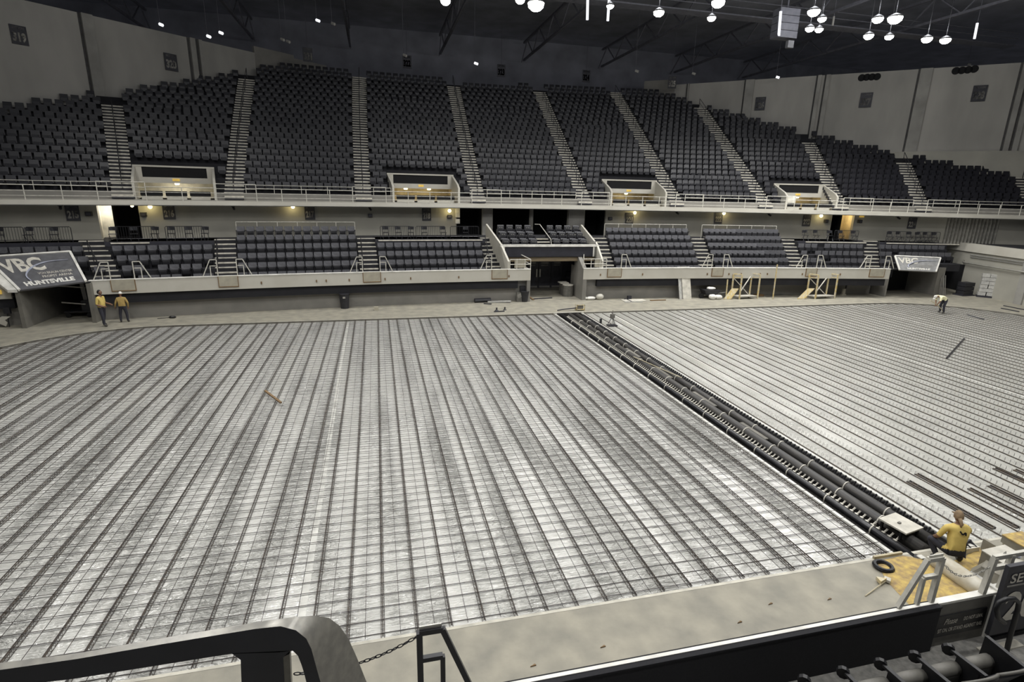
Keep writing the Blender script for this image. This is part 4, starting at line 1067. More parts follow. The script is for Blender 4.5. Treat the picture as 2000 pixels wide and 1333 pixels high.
# rebar mat: every bar is a part
t = thing('rebar_mat', 'tied steel rebar mesh mat covering the left half of the rink', 'rebar mesh', (0, 20, -.01))
rj = random.Random(5); zt = -.004
for x in xs_left:
    for xx in (x-SP/2, x):
        yr = rink_y(xx-.0)
        if yr is None: continue
        yy = yr[0]+.05; mb = MB(); pts = []
        while yy < yr[1]-.1: pts.append((xx+rj.uniform(-.008,.008), yy, zt)); yy += 3.2
        pts.append((xx, yr[1]-.06, zt))
        for a, b in zip(pts, pts[1:]): mb.bar(a, b, .009, .009)
        obj('bar', mb, M['rebar'], t, world=True)
y = RY0+.12; low = MB()
while y < RY1-.1:
    xr_ = rink_x(y); mb = MB(); pts = []; xx = xr_[0]+.08
    while xx < TX0-.5: pts.append((xx, y+rj.uniform(-.012,.012), zt+.012)); xx += 3.0
    pts.append((TX0-.1, y+rj.uniform(-.01,.01), zt+.012))
    for a, b in zip(pts, pts[1:]): mb.bar(a, b, .0095, .009)
    obj('cross_bar', mb, M['rebar'], t, world=True)
    y2 = y+.085; xr2 = rink_x(y2)
    if xr2 and y2 < RY1-.1: low.bar((xr2[0]+.1, y2, -.085), (TX0-.15, y2, -.085), .009, .008)
    y += .34
tag(obj('lower_bars', low, M['tubegrey']), 'thin grey bars lying low on the sheet between the mesh bars', 'bar', kind='stuff')
# sheet seams
for k, (x0, y0_, x1, y1_, w, lab) in enumerate(((-1.72, 8.7, -1.95, 34.0, .17, 'left of the centre column of supports'), (-13.0, 10.8, -12.6, 33.6, .14, 'near the left end of the rink'), (15.5, 8.7, 15.4, 34.2, .16, 'right of the pipe trench'), (26.8, 8.7, 26.4, 34.2, .14, 'across the right half of the rink'), (35.5, 8.9, 35.2, 34.2, .14, 'near the right end of the rink'))):
    mb = MB(); mb.bar((x0, y0_, -.097), (x1, y1_, -.097), w*.8, .004); tag(obj('seam_tape', mb, M['tape']), 'pale seam tape strip on the sheeting %s' % lab, 'tape', 'pale seam tapes')
# ================================================================== header pipes in the trench
def pipe_thing(x, r, z, y0, y1, lab, mt, straps, sm=M['strap']):
    t = thing('header_pipe', lab, 'pipe', (x, y0, z), group='black header pipes in the trench')
    mb = MB(); mb.tube([(x, y0+(y1-y0)*k/12, z) for k in range(13)], r, 12); obj('pipe', mb, mt, t, True, world=True)
    for k in range(straps):
        y = y0+1.2+(y1-y0-2)*k/straps*1.0; mb = MB(); P = [(x+(r+.008)*math.cos(a), y+.03*math.cos(a), z+(r+.008)*math.sin(a)) for a in [math.radians(-20+q*22) for q in range(11)]]
        mb.tube(P, .018, 5); mb.bar(P[-1], (P[-1][0]-.02, y-.03, z-.25), .03, .01); obj('strap', mb, sm, t, world=True)
    return t
t1 = pipe_thing(11.80, .095, -.07, 8.3, 34.1, 'thinnest black header pipe along the left edge of the trench', M['pipe'], 16)
t2 = pipe_thing(12.40, .165, -.12, 8.6, 34.0, 'thick dusty black header pipe in the middle of the trench', M['pvc'], 17)
t3 = pipe_thing(12.93, .14, -.12, 8.9, 34.0, 'black header pipe on the right side of the trench with dark nipples', M['pvc'], 17)
n = 150
for k in range(n):      # return bends between thin and middle pipe
    y = 9.0+24.6*k/n; mb = MB()
    mb.bar((12.02, y, -.1), (12.02, y+.085, -.1), .05, .05, mi=0); mb.tube([(12.02, y+.04, -.1), (12.1, y+.03, -.03), (12.12, y+.03, .0)], [.02, .024, .028], 5, 0); mb.tube([(12.11, y+.03, -.02), (12.26, y+.03, -.14)], .018, 4, 1)
    obj('nipple', mb, [M['strap'], M['pipe']], t2, world=True)
n = 140
for k in range(n):
    y = 9.1+24.4*k/n; mb = MB()
    mb.tube([(13.05, y, -.06), (13.13, y+.01, .05)], [.026, .03], 5); mb.tube([(13.05, y, -.06), (13.2, y-.05, -.01)], [.022, .03], 5); mb.sphere((13.14, y+.01, .055), .034, 5, 4)
    obj('nipple', mb, M['pipe'], t3, world=True)
mb = MB(); p = onz(1268, 697, .02); q = onz(1290, 725, .02); mb.bar((12.2, p.y, .06), (12.9, q.y-1.2, .08), .04, .02)
tag(obj('lath', mb, M['wood']), 'thin wooden lath lying across the header pipes', 'lath')
for k, (ya, yb) in enumerate(((14.6, 16.0), (17.6, 19.2), (21.0, 22.5), (24.2, 25.8))):
    mb = MB(); mb.box(12.62, 12.76, ya, yb, -.1, -.06); tag(obj('trench_plank', mb, M['far_conc']), 'brown board between the two thick trench pipes, %s from the near end' % ORD[k], 'board', 'boards between the trench pipes')
# near end: pipe elbow, cap, junction board
mb = MB(); mb.tube([(11.80, 8.35, -.07), (11.95, 8.0, -.05), (12.02, 7.95, -.04)], .12, 12); mb.box(11.78, 11.92, 8.18, 8.3, .04, .06, 1); mb.box(11.68, 11.76, 8.0, 8.08, -.02, .06, 1)
tag(obj('pipe_coupling', mb, [M['armpad'], M['white']]), 'black coupling with white labels joining the thin pipe to the wrapped duct', 'pipe fitting')
mb = MB(); mb.tube([(11.98, 8.0, .14), (11.95, 7.3, .14), (11.93, 6.6, .12)], [.2, .2, .19], 14); tag(obj('wrapped_duct', mb, M['duct'], smooth=True), 'thick pale wrapped duct lying on the sand beside the crouching worker', 'duct')
mb = MB(); mb.tube([(12.32, 7.5, .08), (12.3, 6.2, .1)], .09, 10); tag(obj('clear_hose', mb, M['film'], smooth=True), 'clear plastic roll lying right of the pale wrapped duct', 'roll')
mb = MB(); c = Vector((12.35, 9.25, .2)); ex = Vector((.33,.06,0)); ey = Vector((-.05,.34,0)); mb.obox(c, ex, ey, Vector((0,0,.02))); mb.obox(c-ex*.2+Vector((0,0,.03)), ex*.12, ey*.08, Vector((0,0,.02)), 1)
tag(obj('cutting_board', mb, [M['boxlight'], M['drum']]), 'pale square board resting on the header pipes behind the crouching worker', 'board')
t = thing('board_stand', 'short black blocks holding the pale square board over the pipes', 'block', (12.3, 9.2, -.02))
for a_, b_ in ((12.08, 9.5), (12.1, 9.0), (12.6, 9.0)): mb = MB(); mb.bar((a_, b_, -.05), (a_, b_, .18), .05); obj('block', mb, M['armpad'], t, world=True)
# ================================================================== yellow sand patch, near end
mb = MB(); P = [(10.75,8.38), (11.55,8.42), (11.9,8.2), (12.4,8.0), (13.0,8.1), (13.6,8.3), (13.9,8.0), (13.8,7.2), (13.6,5.6), (10.6,5.6), (10.15,6.6), (10.25,7.2), (10.4,7.8)]
vs = [(x, y, .004) for x, y in P]+[((x-12)*.93+12, (y-7)*.93+7, .035) for x, y in P]; n = len(P)
mb.add(vs, [(i, (i+1) % n, n+(i+1) % n, n+i) for i in range(n)]+[tuple(range(n, 2*n))]); tag(obj('sand_patch', mb, M['sand']), 'spread yellow sand around the near end of the pipe trench', 'sand', kind='stuff')
mb = MB(); mb.bar((10.75,8.47,.02), (11.55,8.47,.02), .05, .1); tag(obj('form_board', mb, M['wood']), 'timber form board along the rink edge beside the trench end', 'board')
# ================================================================== tools and cartons near the crouching worker
def carton(c, ex, ey, h, m, lab, cat='carton', nm='carton', top=None, rot=None):
    t = thing(nm, lab, cat, c); c = Vector(c); ex = Vector(ex); ey = Vector(ey); up = Vector(rot) if rot else Vector((0,0,1))
    mb = MB(); mb.obox(c+up*h/2, ex, ey, up*h/2); obj('body', mb, m, t, world=True)
    mb = MB(); mb.obox(c+up*(h+.012), ex*1.03, ey*1.03, up*.012); obj('lid', mb, top or m, t, world=True); return t
carton((12.62,7.25,.05), (.16,.07,0), (-.2,.33,.05), .3, M['box'], 'grey carton tilted on its side right of the pale duct', rot=(.55,-.35,.75))
carton((13.15,7.45,.04), (.36,.02,0), (0,.27,0), .42, M['box'], 'large grey carton with a black phone on its pale lid', top=M['boxlight'])
mb = MB(); mb.obox(Vector((13.1,7.4,.52)), Vector((.09,.02,0)), Vector((-.02,.07,0)), Vector((0,0,.012))); tag(obj('black_device', mb, M['armpad']), 'flat black device on the pale carton lid', 'phone')
mb = MB(); mb.obox(Vector((13.27,7.34,.52)), Vector((.06,-.03,0)), Vector((.02,.03,0)), Vector((0,0,.015))); mb.tube([(13.2,7.36,.52), (13.3,7.28,.53), (13.38,7.3,.52)], .012, 5); tag(obj('blue_tool', mb, M['blueline']), 'small bluish tool beside the black device on the carton', 'tool')
carton((14.35,7.9,.03), (.26,.0,0), (0,.22,0), .14, M['boxlight'], 'pale lower tray under the yellow-topped box', 'tray', 'tray')
carton((14.35,7.9,.2), (.3,.0,0), (0,.25,0), .17, M['box'], 'grey box heaped with yellow sand at the right', 'box', 'sand_box', top=M['sand'])
for k, (x, y, z0, z1) in enumerate(((14.1,7.7,.0,.0), )): pass
mb = MB(); mb.box(13.55, 13.62, 7.2, 8.2, 0, .32); tag(obj('grey_board', mb, M['box']), 'grey board standing on edge between the cartons', 'board')
mb = MB(); mb.box(12.95, 13.45, 8.15, 8.5, .0, .14); mb.box(13.0, 13.4, 8.2, 8.45, .14, .16, 1); tag(obj('tool_tray', mb, [M['boxlight'], M['white']]), 'pale tool tray in front of the crouching worker', 'tray')
for k, (x, y) in enumerate(((13.1,8.3), (13.35,8.55), (13.28,8.3), (13.2,8.45))):
    mb = MB(); mb.tube([(x-.1, y, .19), (x+.1, y+.04, .2)], .035, 6); mb.tube([(x+.06, y, .2), (x+.1, y-.12, .12)], .028, 6); mb.box(x-.14, x-.08, y-.04, y+.05, .12, .24)
    tag(obj('power_tool', mb, M['darkpanel'] if k % 2 else M['bin']), 'small dark power tool on the trays ahead of the worker, %s from the left' % ORD[k], 'tool', 'power tools near the worker')
mb = MB(); P = [(x*.16, 0, 0) for x in (0,)]
c = onz(1725, 1108, .03); ring = [(c.x+.17*math.cos(a), c.y+.0+.17*math.sin(a), .05) for a in [2*PI*i/18 for i in range(19)]]; mb.tube(ring, .05, 6)
tag(obj('tape_coil', mb, M['armpad']), 'coil of black tape lying on the concrete edge left of the sand', 'coil')
a = onz(1690, 1165, .01); b = onz(1733, 1133, .06); mb = MB(); mb.tube([a, b], .012, 5); mb.obox(b, Vector((.05,.04,0)), Vector((-.03,.05,0)), Vector((0,0,.03)), 1)
tag(obj('scraper', mb, [M['wood'], M['boxlight']]), 'long-handled scraper with a pale head on the concrete edge', 'tool')
c = onz(1722, 1138, .03); mb = MB(); mb.prism([c+Vector((-.1,-.06,0)), c+Vector((.12,0,0)), c+Vector((-.06,.1,0))], (0,0,.08)); tag(obj('wooden_wedge', mb, M['scaff']), 'small yellow wooden wedge beside the scraper', 'wedge')
for k, (u, v) in enumerate(((855,1237), (1505,1181), (1620,1172), (1445,1217), (1178,1265), (1042,1302))):
    c = onz(u, v, .0); mb = MB(); mb.prism([c+Vector((-.06,-.01,0)), c+Vector((.05,.0,0)), c+Vector((.03,.03,0))], (0,0,.02)); tag(obj('debris_chip', mb, M['rust']), 'small brown chip on the near concrete, %s of six' % ORD[k], 'debris', 'chips on the near concrete')
# ================================================================== clutter along the far side
def onc(u, v, z=0.0):
    p = onz(u, v, z)
    if not 10.8 < p.x < 14.8: p.y = min(p.y, 38.3-.003*(p.x-XC)**2+.12)
    return p
def lathed(nm, c, prof, m, lab, cat, parts=()):
    t = thing(nm, lab, cat, c); mb = MB(); mb.lathe(c, prof, 14); obj('body', mb, m, t, world=True)
    for pn, pr, pm in parts: mb = MB(); mb.lathe(c, pr, 14); obj(pn, mb, pm, t, world=True)
    return t
c = onc(675, 597); lathed('trash_can', c, [(.27,0), (.33,.95)], M['bin'], 'tall black trash can against the wall below section 217', 'trash can', [('rim', [(.35,.93), (.36,1.0), (.3,1.02)], M['bin'])])
mb = MB(); mb.box(c.x-.08, c.x+.08, c.y-.34, c.y-.31, .72, .84); tag(obj('can_label', mb, M['handle']), 'small pale sticker on the tall black trash can', 'sticker')
c = onz(735, 607); mb = MB(); mb.box(c.x-.14, c.x+.14, c.y, c.y+.22, 0, .24); tag(obj('small_box', mb, M['panelbeige']), 'small beige box on the concrete right of the trash can', 'box')
c = onc(1016, 583); lathed('trash_can', c, [(.24,0), (.33,.75)], M['bin'], 'black trash can left of the centre entrance', 'trash can', [('rim', [(.35,.72), (.36,.78)], M['bin'])])
mb = MB(); mb.box(c.x-.3, c.x+.35, c.y+.15, c.y+.35, .75, 1.1); tag(obj('dark_board', mb, M['bin']), 'dark board leaning behind the trash can at the centre entrance', 'board')
c = onc(1003, 581); mb = MB(); mb.box(c.x-.2, c.x+.2, c.y-.1, c.y+.1, 0, .7); mb.obox(c+Vector((0,-.11,.45)), Vector((.13,0,.06)), Vector((0,.02,0)), Vector((-.04,0,.13)), 1); tag(obj('machine_case', mb, [M['drum'], M['signsmall']]), 'grey machine case with a pale disc left of the trash can', 'machine')
c = onz(1113, 578)-Vector((.2,0,0)); lathed('grey_drum', c, [(.42,0), (.42,.85)], M['drum'], 'grey drum with pale lid in the centre entrance', 'drum', [('lid', [(.43,.85), (.43,.9), (.2,.95), (.05,.95)], M['signnum'])])
c = onz(1100, 576); mb = MB(); mb.box(c.x-.2, c.x+.2, c.y-.1, c.y+.5, 0, .9); mb.box(c.x-.3, c.x+.4, c.y-.1, c.y+.6, .9, .97, 1); tag(obj('small_crate', mb, [M['drum'], M['signnum']]), 'narrow crate with a pale top beside the grey drum', 'crate')
c = onz(1118, 552, .9); t = thing('wall_fixture', 'dark fixture leaning at the right jamb of the centre entrance', 'fixture', onz(1112, 568)); c = onz(1112, 568)
mb = MB(); mb.tube([c+Vector((.0,.3,0)), c+Vector((.45,.3,2.2))], .04, 5); mb.box(c.x-.25, c.x+.1, c.y+.2, c.y+.5, 1.0, 1.5); obj('body', mb, M['bin'], t, world=True)
# rolled material on the floor left of the entrance
c = onc(940, 588); mb = MB(); mb.tube([c+Vector((-.6,.1,.15)), c+Vector((.6,.25,.15))], .16, 8); tag(obj('dark_roll', mb, M['bin']), 'dark roll lying on the far apron left of the trash can', 'roll')
a, b = onc(950, 589), onc(990, 585)-Vector((0,.3,0)); mb = MB(); mb.bar(a+Vector((0,0,.06)), b+Vector((0,0,.1)), .22, .1); tag(obj('pale_plank', mb, M['film']), 'pale plank lying across the dark roll', 'plank')
for k, (u, v, u2, v2) in enumerate(((1030,578,1042,587), (1040,585,1078,583), (945,594,960,595), (965,610,985,609), (1220,591,1255,591), (1217,583,1233,590), (1270,588,1300,587))):
    mb = MB(); mb.bar(onc(u,v)+Vector((0,0,.03)), onc(u2,v2)+Vector((0,0,.03)), .12, .06); tag(obj('floor_batten', mb, (M['rust'], M['darkpanel'], M['darkpanel'], M['darkpanel'], M['film'], M['darkpanel'], M['rust'])[k]), 'thin batten on the far apron, %s along from the left' % ORD[k], 'batten', 'battens lying on the far apron')
for k, (u, v) in enumerate(((970,607), (986,606))):
    c = onz(u, v); mb = MB(); mb.lathe(c, [(.14,0), (.05,.08), (.06,.2)], 8); tag(obj('floor_gauge', mb, M['bin']), 'small dark gauge on the far apron, %s one' % ('left','right')[k], 'gauge')
c = onc(1150, 584); mb = MB(); mb.sphere(c+Vector((.0,0,.13)), (.42,.22,.14), 8, 5); mb.sphere(c+Vector((-.42,.05,.12)), (.16,.14,.12), 6, 4); tag(obj('white_sack', mb, M['white'], smooth=True), 'flat white sack on the apron right of the centre entrance', 'sack')
c = onc(1166, 583); mb = MB(); mb.sphere(c+Vector((0,0,.22)), (.34,.22,.24), 8, 6); tag(obj('grey_sack', mb, M['fascia'], smooth=True), 'upright beige sack beside the flat white sack', 'sack')
c = onc(1238, 588); mb = MB(); mb.box(c.x-.9, c.x+.9, c.y-.3, c.y+.4, 0, .05); tag(obj('flat_panel', mb, M['boxlight']), 'pale flat panel lying on the apron below section 221', 'panel')
c = onc(1210, 576); mb = MB(); mb.box(c.x-.15, c.x+.15, c.y-.1, c.y+.1, 0, .25); tag(obj('dark_block', mb, M['darkpanel']), 'small dark block at the wall foot below section 221', 'block')
# form stake assembly and pump at the far end of the trench
c = onz(1133, 607); t = thing('trench_pump', 'pump with handle and frame at the far end of the trench', 'pump', c)
mb = MB(); mb.box(c.x-.3, c.x+.3, c.y-.1, c.y+.25, .06, .12); 
for sx in (-.3, .26): mb.box(c.x+sx, c.x+sx+.04, c.y-.1, c.y-.06, 0, .42); mb.box(c.x+sx, c.x+sx+.04, c.y+.2, c.y+.24, 0, .42)
mb.box(c.x-.3, c.x+.3, c.y-.1, c.y-.06, .38, .42); obj('frame', mb, M['scaff'], t, world=True)
mb = MB(); mb.box(c.x-.2, c.x+.2, c.y-.04, c.y+.18, .12, .36); obj('motor', mb, M['drum'], t, world=True)
mb = MB(); mb.tube([c+Vector((-.25,0,.2)), c+Vector((-1.3,.05,.1)), c+Vector((-1.65,0,.06))], .04, 6); obj('hose', mb, M['darkpanel'], t, world=True)
mb = MB(); mb.box(11.3, 13.5, 34.28, 34.38, -.15, .03); tag(obj('trench_end_board', mb, M['fascia']), 'pale board closing the far end of the trench', 'board')
# tripod instruments right of the trench
c = onz(1195, 637, -.1); t = thing('laser_level', 'small tripod laser level on the sheet right of the trench far end', 'instrument', c)
for k in range(3): mb = MB(); a = k*2.1+.4; mb.tube([c+Vector((.3*math.cos(a), .3*math.sin(a), 0)), c+Vector((0,0,.62))], .018, 5); obj('leg', mb, M['darkpanel'], t, world=True)
mb = MB(); mb.box(c.x-.12, c.x+.12, c.y-.1, c.y+.1, .42, .66); mb.tube([c+Vector((0,0,.6)), c+Vector((0,0,1.0))], .02, 5); obj('head', mb, M['drum'], t, world=True)
mb = MB(); mb.box(c.x-.3, c.x+.3, c.y-.2, c.y+.2, -.1, -.03); obj('base', mb, M['bin'], t, world=True)
c = onz(1173, 632, -.1); mb = MB(); mb.box(c.x-.06, c.x+.06, c.y-.05, c.y+.05, -.1, .2); tag(obj('marker_stake', mb, M['bin']), 'small dark stake left of the laser level', 'stake')
# leaning plywood sheets
for k, (u0, u1, vb, w) in enumerate(((1327,1333,585,0), (1334,1350,585,0))):
    a, b = onz(u0, vb), onz(u1, vb-.5); h = Vector((0, .62, 2.45)); mb = MB(); mb.prism([a, b, b+h+Vector((-.1,0,0)), a+h+Vector((-.12,0,0))], Vector((0,-.05,.01)))
    tag(obj('plywood_sheet', mb, (M['film'], M['boxlight'])[k]), ('narrow grey sheet leaning on the fascia, left of the wide one', 'wide pale plywood sheet leaning on the fascia below section 222')[k], 'sheet', 'sheets leaning on the fascia')
# wheelbarrow with white bags
c = onz(1378, 580)-Vector((0,.55,0)); t = thing('wheelbarrow', 'black wheelbarrow with white bags below section 222', 'wheelbarrow', c)
mb = MB(); P0 = [(-.55,-.3,.35), (.45,-.3,.35), (.45,.3,.35), (-.55,.3,.35)]; P1 = [(-.75,-.4,.72), (.7,-.4,.66), (.7,.4,.66), (-.75,.4,.72)]
mb.hexa([c+Vector(p) for p in P0+P1]); obj('tray', mb, M['bin'], t, world=True)
mb = MB(); mb.tube([c+Vector((-.75,0,.2)), c+Vector((1.2,-.3,.5))], .025, 5); mb.tube([c+Vector((-.75,.05,.2)), c+Vector((1.2,.3,.5))], .025, 5); obj('handle', mb, M['pilaster'], t, world=True)
mb = MB(); mb.tube([c+Vector((-.75,-.05,.2)), c+Vector((-.75,.06,.2))], .2, 12); obj('wheel', mb, M['armpad'], t, world=True)
mb = MB(); mb.tube([c+Vector((.3,-.3,.35)), c+Vector((.4,-.3,0))], .02, 5); mb.tube([c+Vector((.3,.3,.35)), c+Vector((.4,.3,0))], .02, 5); obj('leg', mb, M['armpad'], t, world=True)
for k, (dx, dy, z, r, lab) in enumerate(((.05,0,.78,(.4,.25,.12),'white bag lying in the wheelbarrow'), (-.1,-.55,.2,(.3,.22,.22),'crumpled white bag on the apron in front of the wheelbarrow'), (.45,-.5,.17,(.35,.22,.18),'second white bag right of the crumpled one'))):
    mb = MB(); mb.sphere(c+Vector((dx,dy,z)), r, 8, 6); mb.sphere(c+Vector((dx-.2,dy,z+.04)), (r[0]*.5,r[1]*.6,r[2]*.8), 6, 4); tag(obj('white_bag', mb, M['white'], smooth=True), lab, 'bag', 'white bags near the wheelbarrow')
# yellow scaffold towers with a ramp
def scaffold(uA, uB, uC, v, lab, ub):
    sh = .45 if uA < 1500 else 1.0; a, b = onz(uA, v)-Vector((0,sh,0)), onz(uB, v-1)-Vector((0,sh,0)); t = thing('scaffold_tower', lab, 'scaffold', (a+b)/2); dp = Vector((-.4, .5, 0)); H = Vector((0, .05, 1.95))
    for p in (a, b, a+dp, b+dp): mb = MB(); mb.bar(p, p+H, .09); obj('leg', mb, M['scaff'], t, world=True)
    mb = MB(); mb.bar(a+H, a+dp+H, .07); mb.bar(a+H*.86, a+dp+H*.86, .05); obj('end_frame', mb, M['scaff'], t, world=True)
    mb = MB(); mb.bar(b+H, b+dp+H, .07); mb.bar(b+H*.86, b+dp+H*.86, .05); obj('end_frame', mb, M['scaff'], t, world=True)
    mb = MB(); mb.bar(a+dp+H*.85, b+dp+H*.1, .05); mb.bar(a+H*.3, b+dp+H*.95, .06); obj('brace', mb, M['boxlight'], t, world=True)
    mb = MB(); q = Vector((0,0,.18)); mb.hexa([a+q, b+q, b+dp+q, a+dp+q]+[p+q+Vector((0,0,.08)) for p in (a, b, b+dp, a+dp)]); obj('deck', mb, M['boxlight'], t, world=True)
    r0 = onz(ub, v)-Vector((0,sh,0)); mb = MB(); w = Vector((.55,-.12,0)); top = a+dp*.6+Vector((-.35,0,.78)); mb.hexa([r0, r0+w, top+w, top]+[p+Vector((0,0,.06)) for p in (r0, r0+w, top+w, top)]); obj('ramp', mb, M['scaff'], t, world=True)
scaffold(1437, 1472, 0, 583, 'yellow scaffold frame with ramp, left one below section 222', 1407)
scaffold(1574, 1611, 0, 580, 'yellow scaffold frame with ramp, right one below section 223', 1540)
for k, (u, v, h) in enumerate(((1403,580,1.55), (1493,580,2.75))):
    c = onz(u, v)-Vector((0,1.0,0)); mb = MB(); mb.bar(c, c+Vector((0,.08,h)), .07); tag(obj('timber_prop', mb, M['scaff']), ('short pale prop left of the left scaffold', 'tall pale prop right of the left scaffold')[k], 'prop')
c = onz(1482, 579); mb = MB(); mb.box(c.x-.3, c.x+.4, c.y-.1, c.y+.3, 0, .15); tag(obj('timber_offcuts', mb, M['rust']), 'brown timber offcuts right of the left scaffold', 'timber')
c = onz(1508, 580); mb = MB(); mb.bar(c+Vector((-.6,0,.03)), c+Vector((.9,.4,.04)), .08, .06); mb.bar(c+Vector((-.4,.5,.03)), c+Vector((1.6,.7,.04)), .06, .05); tag(obj('pipe_lengths', mb, M['drum']), 'thin lengths lying on the apron between the scaffolds', 'rods')
c = onz(1647, 577); t = thing('sign_stand', 'small beige stand with a dark pole at the wall below section 224', 'stand', c); mb = MB(); mb.box(c.x-.12, c.x+.12, c.y-.05, c.y+.1, 0, .55); mb.box(c.x-.25, c.x+.2, c.y-.1, c.y+.1, 0, .1); obj('base', mb, M['panelbeige'], t, world=True)
mb = MB(); mb.tube([c+Vector((.2,.1,.3)), c+Vector((.4,.2,1.5))], .07, 6); obj('pole', mb, M['bin'], t, world=True)
# right side: crate, wrapped pallet, plates
c = onz(1884, 576)-Vector((.3,.3,0)); t = thing('stacked_crates', 'stack of dark crates against the right wall', 'crate', c)
for k in range(3): mb = MB(); mb.box(c.x-.52, c.x+.52, c.y-.2, c.y+.5, .08+.36*k, .40+.36*k); obj('crate', mb, M['bin'], t, world=True)
mb = MB(); mb.box(c.x-.7, c.x+.65, c.y-.3, c.y+.6, 0, .08); obj('pallet', mb, M['darkpanel'], t, world=True)
c = (onz(1908, 580)+onz(1940, 583))/2; ex = (onz(1940, 583)-onz(1908, 580)); ex.z = 0; hw = ex.length/2; ex.normalize(); ey = Vector((-ex.y, ex.x, 0))
t = thing('wrapped_pallet', 'tall wrapped pallet of pale sacks by the right wall', 'pallet', c)
mb = MB(); mb.obox(c+ey*.2+Vector((0,0,.07)), ex*(hw+.05), ey*.3, Vector((0,0,.07))); obj('pallet', mb, M['darkpanel'], t, world=True)
for k in range(6):
    for q in (-1, 1):
        mb = MB(); o_ = rj.uniform(-.03,.03); mb.obox(c+ey*.2+ex*(q*hw*.48+o_)+Vector((0,0,.14+.16+.31*k)), ex*hw*.46, ey*.26, Vector((0,0,.14))); obj('sack', mb, M['film'], t, world=True)
for k, (u, v, u2, v2) in enumerate(((1849,701,1883,663), (518,765,549,789), (1889,616,1921,625), (1960,598,2000,606), (1955,603,1990,610))):
    z = -.1 if k in (0,2) else (.02 if k == 1 else 0); mb = MB(); mb.bar(onz(u,v,z)+Vector((0,0,.03)), onz(u2,v2,z)+Vector((0,0,.04)), .08, .05)
    tag(obj('loose_bar', mb, (M['pipe'], M['rust'], M['darkpanel'], M['darkpanel'], M['darkpanel'])[k]), ('dark bar lying diagonally on the right sheet', 'rusty rod lying diagonally on the left rebar mesh', 'dark plank on the sheet right of the bending worker', 'dark plank on the apron by the right edge, farther one', 'dark plank on the apron by the right edge, nearer one')[k], 'bar')
c = onz(337, 622); mb = MB(); mb.sphere(c+Vector((0,0,.07)), (.22,.1,.08), 7, 5); mb.tube([c+Vector((-.2,0,.05)), c+Vector((-.8,-.05,.02))], .02, 4); tag(obj('dark_glove', mb, M['armpad']), 'small dark glove-like object on the far apron at left', 'glove')
# coiled hose and bracket on the wall behind the two workers
c = onz(172, 622)+Vector((.35,.6,0)); t = thing('hose_reel', 'round grey hose reel on the wall behind the two standing workers', 'hose reel', c)
mb = MB(); mb.tube([c+Vector((0,-.05,.55)), c+Vector((0,.1,.55))], .5, 14); obj('reel', mb, M['far_conc'], t, world=True)
mb = MB(); mb.tube([c+Vector((.2,-.1,.9)), c+Vector((.55,-.15,1.0)), c+Vector((.7,-.1,.5))], .06, 6); mb.tube([c+Vector((.85,-.1,.45)), c+Vector((1.5,-.1,.45))], .02, 5); obj('valve', mb, M['bin'], t, world=True)
exec_parts.append('rink')
# ================================================================== near side: fascia, panels, guardrails, stand floor
def nb(x0, x1, y0, y1, z0, z1, mb=None, mi=0):
    mb = mb or MB(); return mb.box(x0, x1, y0, y1, z0, z1, mi)
NY = 5.02
mb = MB(); mb.box(-12, 7.62, NY-.16, NY, 1.5, 2.36); struct('wall_near_fascia', mb, M['blackwall'])
mb = MB(); mb.box(-12, 7.62, NY-.17, NY-.1, 2.36, 2.385, 1); mb.box(-12, 7.62, NY-.1, NY-.05, 2.36, 2.395); struct('trim_near_fascia', mb, [M['fasciacap'], M['blackwall']])
mb = MB(); mb.box(7.62, 8.72, NY-.1, NY-.04, 1.5, 2.34); mb.box(7.62, 8.74, NY-.1, NY+.0, 2.34, 2.38, 1); mb.box(8.68, 8.74, NY-.13, NY-.04, 1.5, 2.34, 1)
t = thing('near_gate_panel', 'grey gate panel with black warning notice in the near fascia', 'panel', (8.17, NY, 1.5)); obj('panel', mb, [M['drum'], M['fasciacap']], t, world=True)
n0 = Vector((8.14, NY-.105, 1.96)); mb = MB(); mb.box(7.68, 8.6, NY-.12, NY-.1, 1.78, 2.15); nt_ = obj('notice', mb, M['armpad'], t, world=True); WL[nt_.name] = WL[t.name]
pmf = lambda zz, xx: planemap((xx, NY-.12, zz), (1,0,0), (0,0,1), (0,-1,0), .006)
textmesh('Please', .1, M['signnum'], pmf(1.995, 7.93), .0, parent=nt_, width=.24, name='notice_lettering', shear=.35)
textmesh('DO NOT LEAN,', .075, M['signnum'], pmf(2.0, 8.35), .01, parent=nt_, width=.36, name='notice_lettering')
textmesh('SIT ON, OR STAND AGAINST RAIL', .08, M['signnum'], pmf(1.85, 8.14), .01, parent=nt_, width=.84, name='notice_lettering')
mb = MB(); mb.box(8.74, 14, NY-.16, NY, 1.5, 2.38); struct('wall_near_fascia_right', mb, M['blackwall'])
mb = MB(); mb.box(8.74, 9.5, NY-.12, NY+.03, 2.38, 2.41); struct('trim_near_fascia_right', mb, M['fasciacap'])
